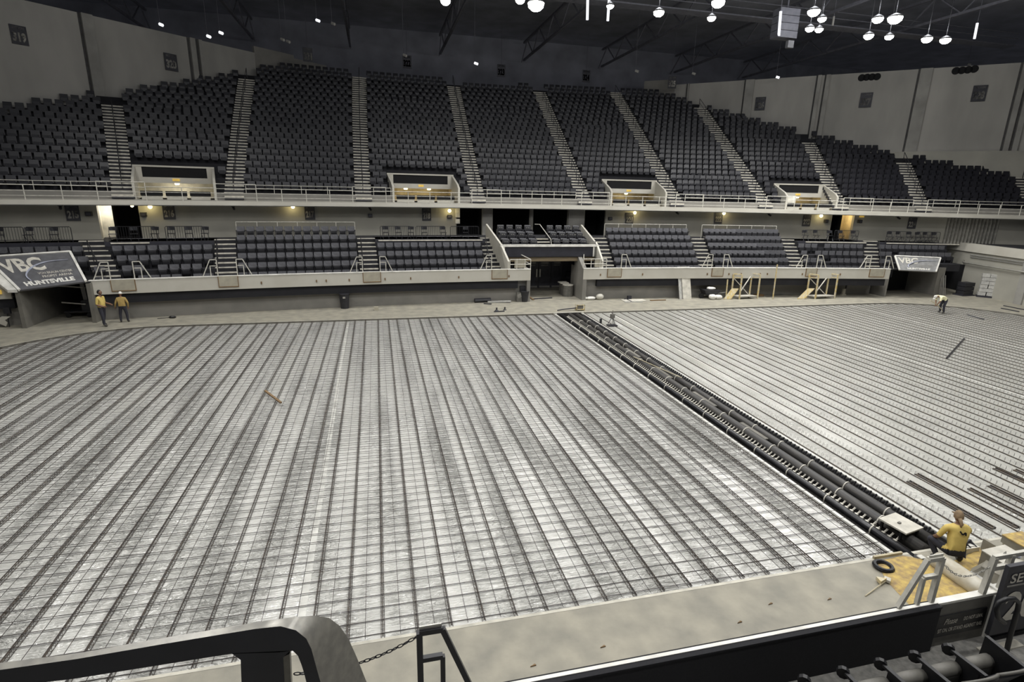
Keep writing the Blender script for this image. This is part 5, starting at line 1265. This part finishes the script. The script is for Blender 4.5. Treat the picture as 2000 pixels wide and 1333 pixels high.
# section board at the right edge of the frame
p = ony(1972, 1095, NY-.2)
t = thing('section_board', 'dark board reading SECTION and a large number at the right edge', 'sign', (p.x+.6, NY-.2, 1.9)); mb = MB(); mb.box(p.x-.02, p.x+1.2, NY-.24, NY-.18, 1.75, 2.95); obj('board', mb, M['signdark'], t, world=True)
textmesh('SECTION', .16, M['signnum'], planemap((p.x+.6, NY-.24, 2.66), (1,0,0), (0,0,1), (0,-1,0), .008), .015, parent=t, width=1.08, name='small_lettering')
mb = MB(); mb.box(p.x+.03, p.x+1.15, NY-.25, NY-.24, 2.6, 2.62); obj('rule', mb, M['signsmall'], t, world=True)
textmesh('204', .52, M['signnum'], planemap((p.x+.6, NY-.24, 1.98), (1,0,0), (0,0,1), (0,-1,0), .008), .03, parent=t, width=1.0, name='numerals')
mb = MB(); mb.box(-6, 16, 3.2, NY-.1, 1.3, 1.6); struct('near_stand_floor', mb, M['nearfloor'])
mb = MB(); mb.box(-6, 8.0, 1.6, 3.55, 1.5, 1.95); mb.box(9.6, 16, 1.6, 3.3, 1.5, 1.95); struct('near_stand_riser', mb, M['nearfloor'])
# pale step edges in the near aisle
for k, (y, z) in enumerate(((4.62, 1.6), (4.2, 1.6), (3.75, 1.62))):
    mb = MB(); x0 = 8.35+.15*k; mb.box(x0, x0+.75+.25*k, y, y+.13, z, z+.02); tag(obj('step_edge', mb, M['nosing']), 'pale painted step edge in the near aisle, %s from the fascia' % ORD[k], 'step edge', 'near aisle step edges')
# near gate guardrails (same make as the far ones)
def near_guard(x, m, lab, sc=1.0):
    t = thing('gate_guardrail', lab, 'guardrail', (x, NY-.05, 2.4), group='guardrails on the near fascia'); w = .065
    mb = MB(); X = lambda a: x+a*m; y = NY-.05; z = 2.4
    mb.bar((X(0),y,z), (X(0),y,z+.92*sc), w); mb.bar((X(0),y,z+.92*sc), (X(.25),y,z+.92*sc), w*.96, up=(0,1,0)); mb.bar((X(.25),y,z+.92*sc), (X(.58),y,z), w*.92, up=(0,1,0)); obj('frame', mb, M['uprail'] if m < 0 else M['darkrail'], t, world=True)
    mb = MB(); mb.bar((X(.03),y,z+.55*sc), (X(.25),y,z+.55*sc), w*.85, up=(0,1,0)); mb.bar((X(.25),y,z+.55*sc), (X(.25),y,z), w*.8); obj('inner_frame', mb, M['uprail'] if m < 0 else M['darkrail'], t, world=True)
    mb = MB(); mb.bar((X(0),y,z+.96*sc), (X(.24),y,z+.96*sc), w*1.05, .015, up=(0,1,0)); obj('top_plate', mb, M['handle'], t, world=True)
g = ony(1818, 1172, NY-.05); near_guard(g.x, -1, 'grey guardrail left of the warning notice gate', .8)
g = ony(822, 1345, NY-.05); near_guard(g.x, 1, 'dark guardrail with a chain at the bottom centre', 1.0)
gl = g
t = thing('boxy_guardrail', 'grey boxy guardrail on the near fascia right of the warning notice', 'guardrail', (8.9, NY, 2.4)); a = ony(1921, 1148, NY-.06); b = ony(1975, 1135, NY-.06)
zt = ony(1925, 1093, NY-.06).z
for x in (a.x, a.x+.33, a.x+.64): mb = MB(); mb.bar((x, NY-.06+.0, 2.38), (x+.05, NY-.06, zt), .07); obj('post', mb, M['uprail'], t, world=True)
for z in (zt, (zt+2.38)/2+.12): mb = MB(); mb.bar((a.x+.02, NY-.06, z), (a.x+.72, NY-.06, z), .07, .05, up=(0,1,0)); obj('rail', mb, M['uprail'], t, world=True)
def chain(p0, p1, sag, n, lab, r=.02, L=None):
    t = thing('chain', lab, 'chain', p0, group='safety chains'); p0 = Vector(p0); p1 = Vector(p1); L = (p1-p0).length/n
    for k in range(n):
        f = (k+.5)/n; c = p0.lerp(p1, f)-Vector((0,0,sag*4*f*(1-f))); d = ((p1-p0).normalized()-Vector((0,0,sag*4*(1-2*f)/(p1-p0).length))).normalized()
        s = d.cross(Vector((0,1,0) if k % 2 else (0,.3,1))).normalized()
        ring = [c+d*math.cos(a)*L*.62+s*math.sin(a)*L*.3 for a in [2*PI*i/8 for i in range(9)]]
        mb = MB(); mb.tube(ring, L*.12, 4, cap=False); obj('chain_link', mb, M['darkrail'] if 'dark' in lab else M['handle'], t, world=True)
chain((gl.x, NY-.05, 3.28), (gl.x-1.3, NY-.05, 3.05), .12, 22, 'dark chain hanging left from the bottom centre guardrail')
chain((7.62, NY-.05, 3.0), (8.75, NY-.05, 3.05), .3, 24, 'thin chain across the gate above the warning notice')
# near seats seen from behind
def near_seat(x, y, z, lab):
    t = thing('arena_seat', lab, 'seat', (x, y, z), group='dark seats at the bottom right'); w = .27
    mb = MB(); F = []; B_ = []; n = 10
    for iz, (zz, oy) in enumerate(((.35, .12), (.55, .05), (.75, -.05), (.88, -.12))):
        for k in range(n+1):
            a = -1+2*k/n; xx = a*(w+.01); dip = (1-abs(a)**2.2)*.06 if iz == 3 else 0; cv = -.07*(1-a*a)
            F.append((x+xx, y+oy+cv, z+zz+.05*(1-abs(a)) if iz < 3 else z+zz-.02+.07*(1-a*a))); B_.append((x+xx, y+oy+cv-.045, (z+zz+.05*(1-abs(a)) if iz < 3 else z+zz-.05+.07*(1-a*a))))
    nv = len(F); fs = []
    for iz in range(3):
        for k in range(n): a = iz*(n+1)+k; fs += [(a, a+1, a+n+2, a+n+1), (nv+a, nv+a+n+1, nv+a+n+2, nv+a+1)]
    for k in range(n): a = 3*(n+1)+k; fs.append((a, a+1, nv+a+1, nv+a))
    mb.add(F+B_, fs); obj('backrest', mb, M['seatrim'], t, True, world=True)
    mb = MB(); mb.tube([(F[3*(n+1)+k][0], F[3*(n+1)+k][1]-.02, F[3*(n+1)+k][2]) for k in range(n+1)], .02, 6); obj('back_rim', mb, M['drum'], t, True, world=True)
    mb = MB(); mb.tube([(x-.23, y+.27, z+.56), (x+.23, y+.27, z+.56)], .085, 12); mb.box(x-.23, x+.23, y+.2, y+.33, z+.3, z+.56); obj('seat_pan', mb, M['drum'], t, True, world=True)
    for sx in ((-.29,)): 
        mb = MB(); mb.bar((x+sx, y-.05, z+.74), (x+sx, y+.38, z+.72), .05, .035); mb.tube([(x+sx-.02, y+.4, z+.7), (x+sx+.02, y+.44, z+.7)], .075, 10); mb.box(x+sx-.02, x+sx+.02, y+.02, y+.3, z, z+.72); obj('armrest', mb, M['armpad'], t, world=True)
kx = [4.26, 4.84, 5.41, 5.98, 6.52, 7.07]
for k, x in enumerate(kx): near_seat(x+.28, 3.88, 1.6, 'dark seat seen from behind at the bottom right, %s from the left' % ORD[k])
t = thing('row_end_panel', 'dark end panel closing the near seat row beside the aisle', 'panel', (7.66, 4.1, 1.6)); mb = MB(); mb.prism([(7.62, 3.75, 1.6), (7.62, 3.7, 2.38), (7.62, 4.28, 2.42), (7.62, 4.3, 1.6)], (.05, 0, 0)); obj('panel', mb, M['armpad'], t, world=True)
# loop handrail in the near aisle
ph = onz(1963, 1270, 1.7); t = thing('aisle_handrail', 'black looped aisle handrail on a post at the right edge', 'handrail', (ph.x, ph.y, 1.6))
y = ph.y; P = [ony(u, v, y) for u, v in ((1966,1272), (1975,1235), (1988,1190), (1990,1178), (1981,1170), (1965,1171), (1951,1177), (1946,1190), (1950,1207), (1962,1217))]
P = [Vector((P[0].x, P[0].y, 1.6))]+P
mb = MB(); mb.tube(P, .033, 8); obj('tube', mb, M['armpad'], t, True, world=True)
mb = MB(); mb.lathe(P[0], [(.12,0), (.12,.03), (.05,.06)], 10); obj('base_plate', mb, M['nearfloor'], t, world=True)
# ================================================================== foreground guard rail just below the viewer
RYF = 1.14
def onr(u, v): return ony(u, v, RYF)
Apx = [(-60,1303), (150,1277), (300,1250), (420,1230), (520,1213), (575,1206), (615,1203), (643,1208), (662,1222), (680,1247), (697,1285), (716,1333), (740,1400)]
Bpx = [(-60,1318), (150,1288), (300,1262), (420,1242), (500,1229), (548,1224), (578,1232), (598,1248), (608,1268), (614,1290), (620,1312), (628,1340), (646,1410)]
Cpx = [(-60,1352), (150,1326), (300,1302), (400,1286), (452,1278), (480,1277), (545,1275), (572,1272), (582,1282), (589,1300), (594,1316), (600,1340), (614,1410)]
Av = [onr(u, v)+Vector((0,.0,0)) for u, v in Apx]; Bv_ = [onr(u, v) for u, v in Bpx]; Cv = [onr(u, v) for u, v in Cpx]
Av = [ony(u, v, RYF+w) for (u, v), w in zip(Apx, (.016,.016,.016,.017,.02,.035,.055,.075,.09,.1,.105,.11,.11))]
t = thing('foreground_guardrail', 'dark metal guardrail with rounded corner close to the viewer, bottom left', 'guardrail', (-.5, RYF, 6.3))
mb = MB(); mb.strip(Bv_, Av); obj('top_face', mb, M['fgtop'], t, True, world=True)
mb = MB(); mb.strip(Cv, Bv_); Bk = [p+Vector((0,.03,-.004)) for p in Cv]; mb.strip(Bk, Cv); 
obj('side_face', mb, M['fgrail'], t, world=True)
mb = MB(); f = [onr(u, v) for u, v in ((452,1277), (470,1290), (472,1345), (478,1480), (562,1480), (556,1345), (553,1285), (566,1272))]
mb.prism(f, (0, .03, 0)); obj('upright', mb, M['fgrail'], t, world=True)
mb = MB(); g_ = [ony(u, v, RYF+.001) for u, v in ((553,1284), (566,1278), (569,1345), (574,1480), (562,1480), (556,1345))]; mb.prism(g_, (0,.02,0)); obj('upright_edge', mb, M['fgtop'], t, world=True)
exec_parts.append('near')
# ================================================================== lamps over the rink
def highbay(p, lab, r=.33, grp='bright round lamps over the rink', power=LAMP_W, aim=None):
    t = thing('high_bay_lamp', lab, 'lamp', p, group=grp)
    mb = MB(); mb.lathe(Vector(p), [(.02,-r*1.0), (r*.55,-r*.9), (r*.95,-r*.55), (r*1.05,-.04)], 16); obj('lens', mb, M['lampglow'], t, world=True)
    mb = MB(); mb.lathe(Vector(p)+Vector((0,0,.001)), [(r,-.03), (r*1.0,.05), (r*.6,.14), (r*.2,.22)], 16); obj('housing', mb, M['lamphouse'], t, world=True)
    mb = MB(); mb.tube([Vector(p)+Vector((0,0,.2)), Vector((p[0], p[1], 25.4))], .02, 5); obj('stem', mb, M['lamphouse'], t, world=True)
    l = bpy.data.lights.new('lamp_light', 'AREA'); l.shape = 'DISK'; l.size = r*1.8; l.energy = power; l.color = (1,.99,.97); l.spread = math.radians(150)
    o = bpy.data.objects.new('lamp_light', l); COL.objects.link(o); o.location = (p[0], p[1], p[2]-r*1.15)
    l2 = bpy.data.lights.new('lamp_glow', 'POINT'); l2.energy = power*.5; l2.color = (.93,.95,1); l2.shadow_soft_size = r  # fill light added above each lamp to brighten the roof and upper walls
    o2 = bpy.data.objects.new('lamp_glow', l2); COL.objects.link(o2); o2.location = (p[0], p[1], p[2]+.7)
LZ = 19.5
vis = [(870,0,.3), (1047,5,.5), (1016,-2,.28), (1192,10,.22), (1287,22,.33), (1390,33,.27), (1403,2,.38), (1590,20,.36), (1606,35,.26), (1582,54,.28), (1600,56,.26), (1715,35,.32), (1749,33,.42), (1697,68,.32), (1737,70,.28), (1811,74,.34), (1847,76,.34)]
for k, (u, v, r) in enumerate(vis):
    d = ray(u, v); p = d*((LZ-CH)/d.z)+Vector((0, 0, CH)); highbay(p, 'glowing round lamp under the dark roof, %s from the left' % ORD[k], r, power=LAMP_W*(r/.33))
for k, (x, y) in enumerate([(-14, 14), (-14, 24), (-6, 12), (-6, 22), (-6,33), (-15,33), (2, 10), (2, 22), (10, 12), (10, 24), (18, 12), (18, 22), (26, 14), (34, 12), (34, 24), (42, 20), (30,4), (14,2), (0,2)]):
    highbay((x, y, LZ), 'round lamp under the roof out of view, %s of the hidden ones' % ORD[k], .4, 'round lamps above the frame', LAMP_W*1.5)
# vertical LED tubes, dark speaker cluster, trusses
for k, (u0, v0, u1, v1, y) in enumerate(((1148,-5,1147,39,42), (1190,-5,1187,41,42), (1525,22,1521,70,40), (1909,45,1903,76,40), (1629,32,1626,50,44))):
    a, b = ony(u0, v0, y), ony(u1, v1, y); mb = MB(); mb.bar(a, b, .16 if k != 4 else .12, .1); t = thing('light_tube', 'upright pale light strip hanging under the roof, %s' % ('first from the left', 'second from the left', 'beside the speaker cluster', 'rightmost', 'dim one between the lamps')[k], 'lamp', a, group='hanging light strips')
    obj('tube', mb, M['ledtube'] if k != 4 else M['pilaster'], t, world=True); mb = MB(); mb.tube([a, Vector((a.x, a.y, 25.4))], .03, 4); obj('cable', mb, M['truss'], t, world=True)
t = thing('speaker_cluster', 'dark hanging speaker cluster beside the upper right lamps', 'speaker', ony(1540, 45, 40)); y = 40
a, b = ony(1527, 12, y), ony(1556, 75, y)
for k in range(4): mb = MB(); z0 = b.z+(a.z-b.z)*k/4; z1 = b.z+(a.z-b.z)*(k+1)/4-.04; mb.box(a.x, b.x, y, y+.9, z0, z1); obj('speaker_box', mb, M['truss'], t, world=True)
mb = MB(); c = ony(1545, 86, y); mb.box(c.x-.25, c.x+.25, y, y+.3, c.z-.25, c.z+.25); obj('projector', mb, M['banner'], t, world=True)
mb = MB(); mb.tube([Vector(((a.x+b.x)/2, y+.4, a.z)), Vector(((a.x+b.x)/2, y+.4, 25.4))], .05, 5); obj('cable', mb, M['truss'], t, world=True)
for k, x in enumerate((-22, -12, -2, 8, 18, 28, 38, 48)):
    t = thing('roof_truss', 'dark roof truss running away from the viewer, %s from the left' % ORD[k], 'truss', (x, 30, 23), group='dark roof trusses')
    for z in (22.9, 24.8): mb = MB(); mb.bar((x, -5, z), (x, 70, z), .22, .2); obj('chord', mb, M['truss'], t, world=True)
    mb = MB(); y = -4
    while y < 69: mb.bar((x, y, 22.9), (x, y+2.5, 24.8), .1); mb.bar((x, y+2.5, 24.8), (x, y+5, 22.9), .1); y += 5
    obj('web', mb, M['truss'], t, world=True)
t = thing('catwalk', 'dark maintenance catwalk spanning under the roof beyond the lamps', 'catwalk', (12, 45, 22.3))
mb = MB(); mb.box(-30, 60, 45, 46.2, 22.2, 22.3); obj('deck', mb, M['truss'], t, world=True)
for z in (22.8, 23.3): mb = MB(); mb.tube([(-30, 45, z), (60, 45, z)], .04, 5); obj('rail', mb, M['truss'], t, world=True)
for k, (u, v) in enumerate(((618,39), (648,45), (560,80), (312,47), (405,70), (429,63), (788,107), (927,123), (549,76), (1241,138), (1352,143), (1516,150), (1454,22), (1890,125))):
    p = ony(u, v, 55); t = thing('small_spotlight', 'tiny pale spotlight in the dark roof, %s of fourteen' % ORD[k], 'lamp', p, group='tiny spotlights in the roof')
    mb = MB(); mb.tube([p, p+Vector((.25,-.2,-.12))], .12, 6); obj('head', mb, M['ledtube'] if k in (0,3,4,5,7,11) else M['pilaster'], t, world=True); mb = MB(); mb.tube([p, Vector((p.x, p.y, 25.4))], .02, 4); obj('stem', mb, M['truss'], t, world=True)
exec_parts.append('lamps')
# ================================================================== people
def person(name, label, loc, rz, J, R, mats, head_c, face, hair='short', hand_dir=None, sleeve=.95, extra=None, shoe=True, scale=1.0):
    """J: joint positions (x right, y forward, z up); bones from CH; one skinned body, fingers and head merged into it"""
    t = thing(name, label, 'person', loc, rz); t.scale = (scale,)*3
    names = list(J.keys()); idx = {n: i for i, n in enumerate(names)}
    edges = [('pelvis','waist'), ('waist','chest'), ('chest','neck'), ('neck','headbase'), ('chest','shL'), ('shL','elL'), ('elL','wrL'), ('wrL','paL'), ('chest','shR'), ('shR','elR'), ('elR','wrR'), ('wrR','paR'),
             ('pelvis','hipL'), ('hipL','knL'), ('knL','anL'), ('anL','toL'), ('pelvis','hipR'), ('hipR','knR'), ('knR','anR'), ('anR','toR')]
    me = bpy.data.meshes.new('body'); me.from_pydata([J[n] for n in names], [(idx[a], idx[b]) for a, b in edges], []); o = bpy.data.objects.new('body_tmp', me); COL.objects.link(o)
    md = o.modifiers.new('skin', 'SKIN'); md.use_smooth_shade = True
    sv = me.skin_vertices[0].data
    for n in names:
        r = R[n[:2]] if n[:2] in R and n not in R else R[n]; r = r if isinstance(r, tuple) else (r, r); sv[idx[n]].radius = r; sv[idx[n]].use_root = (n == 'pelvis')
    ms = o.modifiers.new('sub', 'SUBSURF'); ms.levels = 3; ms.render_levels = 3
    bpy.context.view_layer.update(); dg = bpy.context.evaluated_depsgraph_get()
    bm = bpy.data.meshes.new_from_object(o.evaluated_get(dg)); bpy.data.objects.remove(o)
    bones = [(Vector(J[a]), Vector(J[b]), a, b) for a, b in edges]
    mb = MB(); mb.v = [tuple(v.co) for v in bm.vertices]; mb.f = [tuple(p.vertices) for p in bm.polygons]
    def rr(n):
        r = R[n[:2]] if n[:2] in R and n not in R else R[n]; return (sum(r)/2 if isinstance(r, tuple) else r)
    ml = []
    for p in bm.polygons:
        c = p.center; best = None
        for a, b, na, nb_ in bones:
            ab = b-a; f = max(0, min(1, (c-a).dot(ab)/ab.length_squared)); d = (c-(a+ab*f)).length-(rr(na)*(1-f)+rr(nb_)*f)
            if best is None or d < best[0]: best = (d, na, nb_, f)
        _, na, nb_, f = best
        pw = Vector(J['waist'])-Vector(J['pelvis']); sf = (c-Vector(J['pelvis'])).dot(pw)/pw.length_squared
        if na == 'pelvis' or (na in ('hipL','hipR') and f < .3): m = 0 if sf > .2 else 1
        elif na in ('waist','chest') and nb_ in ('chest','shL','shR'): m = 0
        elif na == 'chest': m = 0 if f < .75 else 2
        elif na in ('shL','shR'): m = 0 if f < sleeve else 2
        elif na in ('elL','elR'): m = 0 if sleeve > 1.5 and f < .9 else 2
        elif na in ('pelvis','hipL','hipR','knL','knR'): m = 1 if (na[:2] != 'kn' or f < .93) else 3
        elif na in ('anL','anR'): m = 3
        else: m = 2
        ml.append(m)
    mb.m = ml; bpy.data.meshes.remove(bm)
    # fingers
    for s in 'LR':
        w, p = Vector(J['wr'+s]), Vector(J['pa'+s]); d = (p-w).normalized(); sd = d.cross(Vector((0,1,0)) if abs(d.y) < .8 else Vector((0,0,1))).normalized(); cu = d.cross(sd)
        for k, L in enumerate((.07, .08, .075, .06)):
            q = p-d*.01+sd*(.028-.019*k); mb.tube([q, q+d*L*.45+cu*.006, q+d*L*.8+cu*.022, q+d*L+cu*.036], [.0095, .009, .008, .006], 6, 2)
        q = w+d*.03+sd*.03; mb.tube([q, q+sd*.03+d*.025, q+sd*.034+d*.06+cu*.01], [.012, .011, .008], 6, 2)
    # head with face, merged into the body
    hc = Vector(head_c); fd = Vector(face).normalized(); up = Vector((0,0,1)); 
    if len(face) > 3: up = Vector(face[3:6])
    fd = Vector(face[:3]).normalized(); sx = fd.cross(up).normalized(); up = sx.cross(fd)
    def hp(x, y, z): return hc+sx*x+fd*y+up*z
    h0 = len(mb.v); seg, ring = 16, 12; vs = []
    for i in range(ring+1):
        th = PI*i/ring; z = math.cos(th)
        for j in range(seg):
            a = 2*PI*j/seg; x = math.sin(th)*math.cos(a); y = math.sin(th)*math.sin(a)
            jaw = 1-.28*max(0, -z)**1.2; fx, fy, fz = x*.077*jaw, y*.098*jaw+.012*max(0, -z)*(y > 0), z*.122
            if y > .6 and abs(x) < .25: fy += .02*math.exp(-((z+.1)/.14)**2)*math.exp(-(x/.16)**2)          # nose
            if y > .5 and abs(abs(x)-.38) < .2 and .0 < z < .3: fy -= .009                                      # eye sockets
            if y > .6 and abs(z+.42) < .1: fy += .004
            vs.append(hp(fx, fy, fz))
    fs = [(i*seg+j, i*seg+(j+1) % seg, (i+1)*seg+(j+1) % seg, (i+1)*seg+j) for i in range(ring) for j in range(seg)]
    mb.add(vs, fs, 2)
    for s in (-1, 1):
        mb.sphere(hp(s*.079, -.005, -.01), (.012,.022,.03), 6, 5, 2); mb.sphere(hp(s*.03, .083, .018), .011, 6, 4, 4)
    mb.obox(hp(0, .094, -.055), sx*.024, fd*.004, up*.004, 4)
    obj('body', mb, mats+[M['hair']], t, True)
    H = MB()
    if hair == 'short':
        for th0 in (0,):
            vs = []; rg = 7
            for i in range(rg+1):
                th = PI*.62*i/rg
                for j in range(seg):
                    a = 2*PI*j/seg; x = math.sin(th)*math.cos(a); y = math.sin(th)*math.sin(a); z = math.cos(th)
                    k = 1.12 if not (y > .35 and z < .45) else .93
                    vs.append(hp(x*.08*k, y*.1*k-.006, z*.124*1.08))
            H.add(vs, [(i*seg+j, i*seg+(j+1) % seg, (i+1)*seg+(j+1) % seg, (i+1)*seg+j) for i in range(rg) for j in range(seg)])
        obj('hair', H, M['hair'], t, True)
    elif hair in ('cap', 'scarf'):
        vs = []; rg = 7
        for i in range(rg+1):
            th = PI*(.5 if hair == 'cap' else .6)*i/rg
            for j in range(seg):
                a = 2*PI*j/seg; x = math.sin(th)*math.cos(a); y = math.sin(th)*math.sin(a); z = math.cos(th)
                vs.append(hp(x*.092, y*.112-.004, z*.138+.01))
        H.add(vs, [(i*seg+j, i*seg+(j+1) % seg, (i+1)*seg+(j+1) % seg, (i+1)*seg+j) for i in range(rg) for j in range(seg)])
        if hair == 'cap':
            H.obox(hp(0, .14, .03), sx*.07, fd*.06, up*.008); obj('cap', H, M['white'], t, True)
            H2 = MB(); H2.lathe(Vector((0,0,0)), [(.0,0), (.0,0)], 4) if False else None
        else:
            H.tube([hp(0,-.09,-.02), hp(.03,-.14,-.12), hp(.02,-.13,-.22)], [.04,.035,.015], 6); H.obox(hp(0,.15,.045), sx*.075, fd*.06, up*.008); obj('headscarf', H, M['khaki'], t, True)
    return t
RAD = {'pelvis': (.15,.12), 'waist': (.14,.11), 'chest': (.165,.12), 'neck': .06, 'headbase': .05, 'sh': .075, 'el': .052, 'wr': .034, 'pa': (.044,.022), 'hi': .105, 'kn': .078, 'an': .055, 'to': .048}
def stand(h=1.0, la=None, ra=None, spread=.13, lf=0.0, rf=0.0):
    J = {'pelvis': (0,0,.94), 'waist': (0,.01,1.1), 'chest': (0,0,1.33), 'neck': (0,.0,1.5), 'headbase': (0,.01,1.58),
         'shL': (-.19,0,1.42), 'elL': (-.27,-.04,1.14), 'wrL': (-.24,.14,.96), 'paL': (-.22,.2,.91), 'shR': (.19,0,1.42), 'elR': (.27,-.04,1.14), 'wrR': (.24,.14,.96), 'paR': (.22,.2,.91),
         'hipL': (-.1,0,.88), 'knL': (-spread,.03+lf*.5,.49), 'anL': (-spread-.01,lf,.09), 'toL': (-spread-.03,.15+lf,.045), 'hipR': (.1,0,.88), 'knR': (spread,.03+rf*.5,.49), 'anR': (spread+.01,rf,.09), 'toR': (spread+.03,.15+rf,.045)}
    return J
# worker 1: faces right, looks up to the far right
p = onz(205, 637)
J = stand(lf=-.16, rf=.1); J['elR'] = (.25,-.03,1.12); J['wrR'] = (.1,.17,1.0); J['paR'] = (.03,.22,.99); J['elL'] = (-.25,0,1.13); J['wrL'] = (-.24,.26,1.08); J['paL'] = (-.23,.34,1.06)
R1 = dict(RAD); R1['waist'] = (.155,.15); R1['pelvis'] = (.145,.13)
person('person', 'person in a yellow T-shirt with dark hair, standing left, looking up to the right', p, -PI/2-.25, J, R1, [M['yellow'], M['pants'], M['skin'], M['shoe']], (0,.03,1.69), (-.1,.9,.25), 'short', scale=1.14)
# worker 2: seen from behind, cap, arms at the sides
p = onz(244, 630)
J = stand(spread=.16); J['elL'] = (-.3,-.02,1.14); J['wrL'] = (-.36,.06,.93); J['paL'] = (-.38,.1,.87); J['elR'] = (.3,-.02,1.14); J['wrR'] = (.27,.06,.9); J['paR'] = (.26,.08,.84)
R2 = dict(RAD); R2['chest'] = (.2,.15); R2['waist'] = (.19,.16); R2['pelvis'] = (.165,.14); R2['el'] = .055
person('person', 'person in an ochre long-sleeved shirt and pale cap, standing right of the other, back turned', p, .15, J, R2, [M['ochre'], M['pants'], M['skin'], M['shoe']], (0,.03,1.68), (.1,1,-.15), 'cap', sleeve=2, scale=1.0)
# worker 3: bent forward with a long tool, facing left
p = onz(1837, 612, -.1)
J = {'pelvis': (0,-.12,.98), 'waist': (0,.04,1.08), 'chest': (0,.3,1.14), 'neck': (0,.47,1.12), 'headbase': (0,.54,1.1), 'shL': (-.18,.38,1.12), 'elL': (-.2,.42,.84), 'wrL': (-.12,.5,.64), 'paL': (-.1,.54,.57), 'shR': (.18,.38,1.12), 'elR': (.2,.36,.84), 'wrR': (.1,.4,.6), 'paR': (.08,.43,.54),
     'hipL': (-.1,-.12,.92), 'knL': (-.15,.03,.5), 'anL': (-.16,-.05,.09), 'toL': (-.18,.1,.045), 'hipR': (.1,-.12,.92), 'knR': (.15,-.02,.5), 'anR': (.17,-.1,.09), 'toR': (.19,.05,.045)}
tw = person('person', 'person in a white hi-vis shirt and cap bending over the right half of the rink', p, PI/2-.1, J, RAD, [M['paleyellow'], M['pants'], M['skin'], M['shoe']], (0,.63,1.07), (0,.55,-.8,0,.8,.55), 'cap', scale=1.12)
mb = MB(); c = p; mb.tube([c+Vector((-1.35,-.1,1.0)), c+Vector((-.5,-.05,.62)), c+Vector((.35,0,.04))], .03, 6); tag(obj('long_tool', mb, M['wood']), 'long wooden-handled tool held by the bending worker', 'tool')
# worker 4: crouching by the trench end, back to the viewer
p = Vector((12.34, 7.9, 0))
J = {'pelvis': (0,0,.36), 'waist': (.0,.08,.53), 'chest': (.03,.2,.76), 'neck': (.05,.28,.93), 'headbase': (.06,.33,.98), 'shL': (-.19,.22,.86), 'elL': (-.3,.26,.6), 'wrL': (-.3,.48,.46), 'paL': (-.29,.55,.43), 'shR': (.23,.24,.86), 'elR': (.38,.4,.7), 'wrR': (.34,.62,.56), 'paR': (.31,.69,.52),
     'hipL': (-.12,.02,.34), 'knL': (-.38,.34,.46), 'anL': (-.24,.12,.08), 'toL': (-.3,.27,.045), 'hipR': (.12,.02,.34), 'knR': (.3,.38,.48), 'anR': (.22,.12,.08), 'toR': (.26,.28,.045)}
J = {k: ((x, y*.72, z) if k[:2] not in ('kn','an','to','hi') else (x, y, z)) for k, (x, y, z) in J.items()}
R4 = dict(RAD); R4['chest'] = (.19,.13); R4['waist'] = (.165,.135); R4['pelvis'] = (.17,.15); R4['hi'] = .11; R4['kn'] = .08
tw = person('person', 'person in a yellow T-shirt and khaki headscarf crouching at the near trench end, back turned', p, -.35, J, R4, [M['yellow'], M['pants'], M['skin'], M['shoe']], (.06,.26,1.06), (.35,1,-.3), 'scarf', scale=1.03)
# dark emblem on the back of the shirt
mb = MB()
def bk_(x, z): 
    yy = .2-.135-(.76-z)*-.5-.0; return Vector((x, -.018-(.8-z)*.25, z))
E_ = [((-.06,.86), (-.005,.79)), ((-.005,.79), (.055,.84)), ((.055,.84), (.06,.775))]
for a, b in E_: mb.bar(bk_(*a)+Vector((.03,.0,0)), bk_(*b)+Vector((.03,.0,0)), .03, .012, up=(0,-1,.25))
em = obj('shirt_emblem', mb, M['armpad'], tw)
exec_parts.append('people')
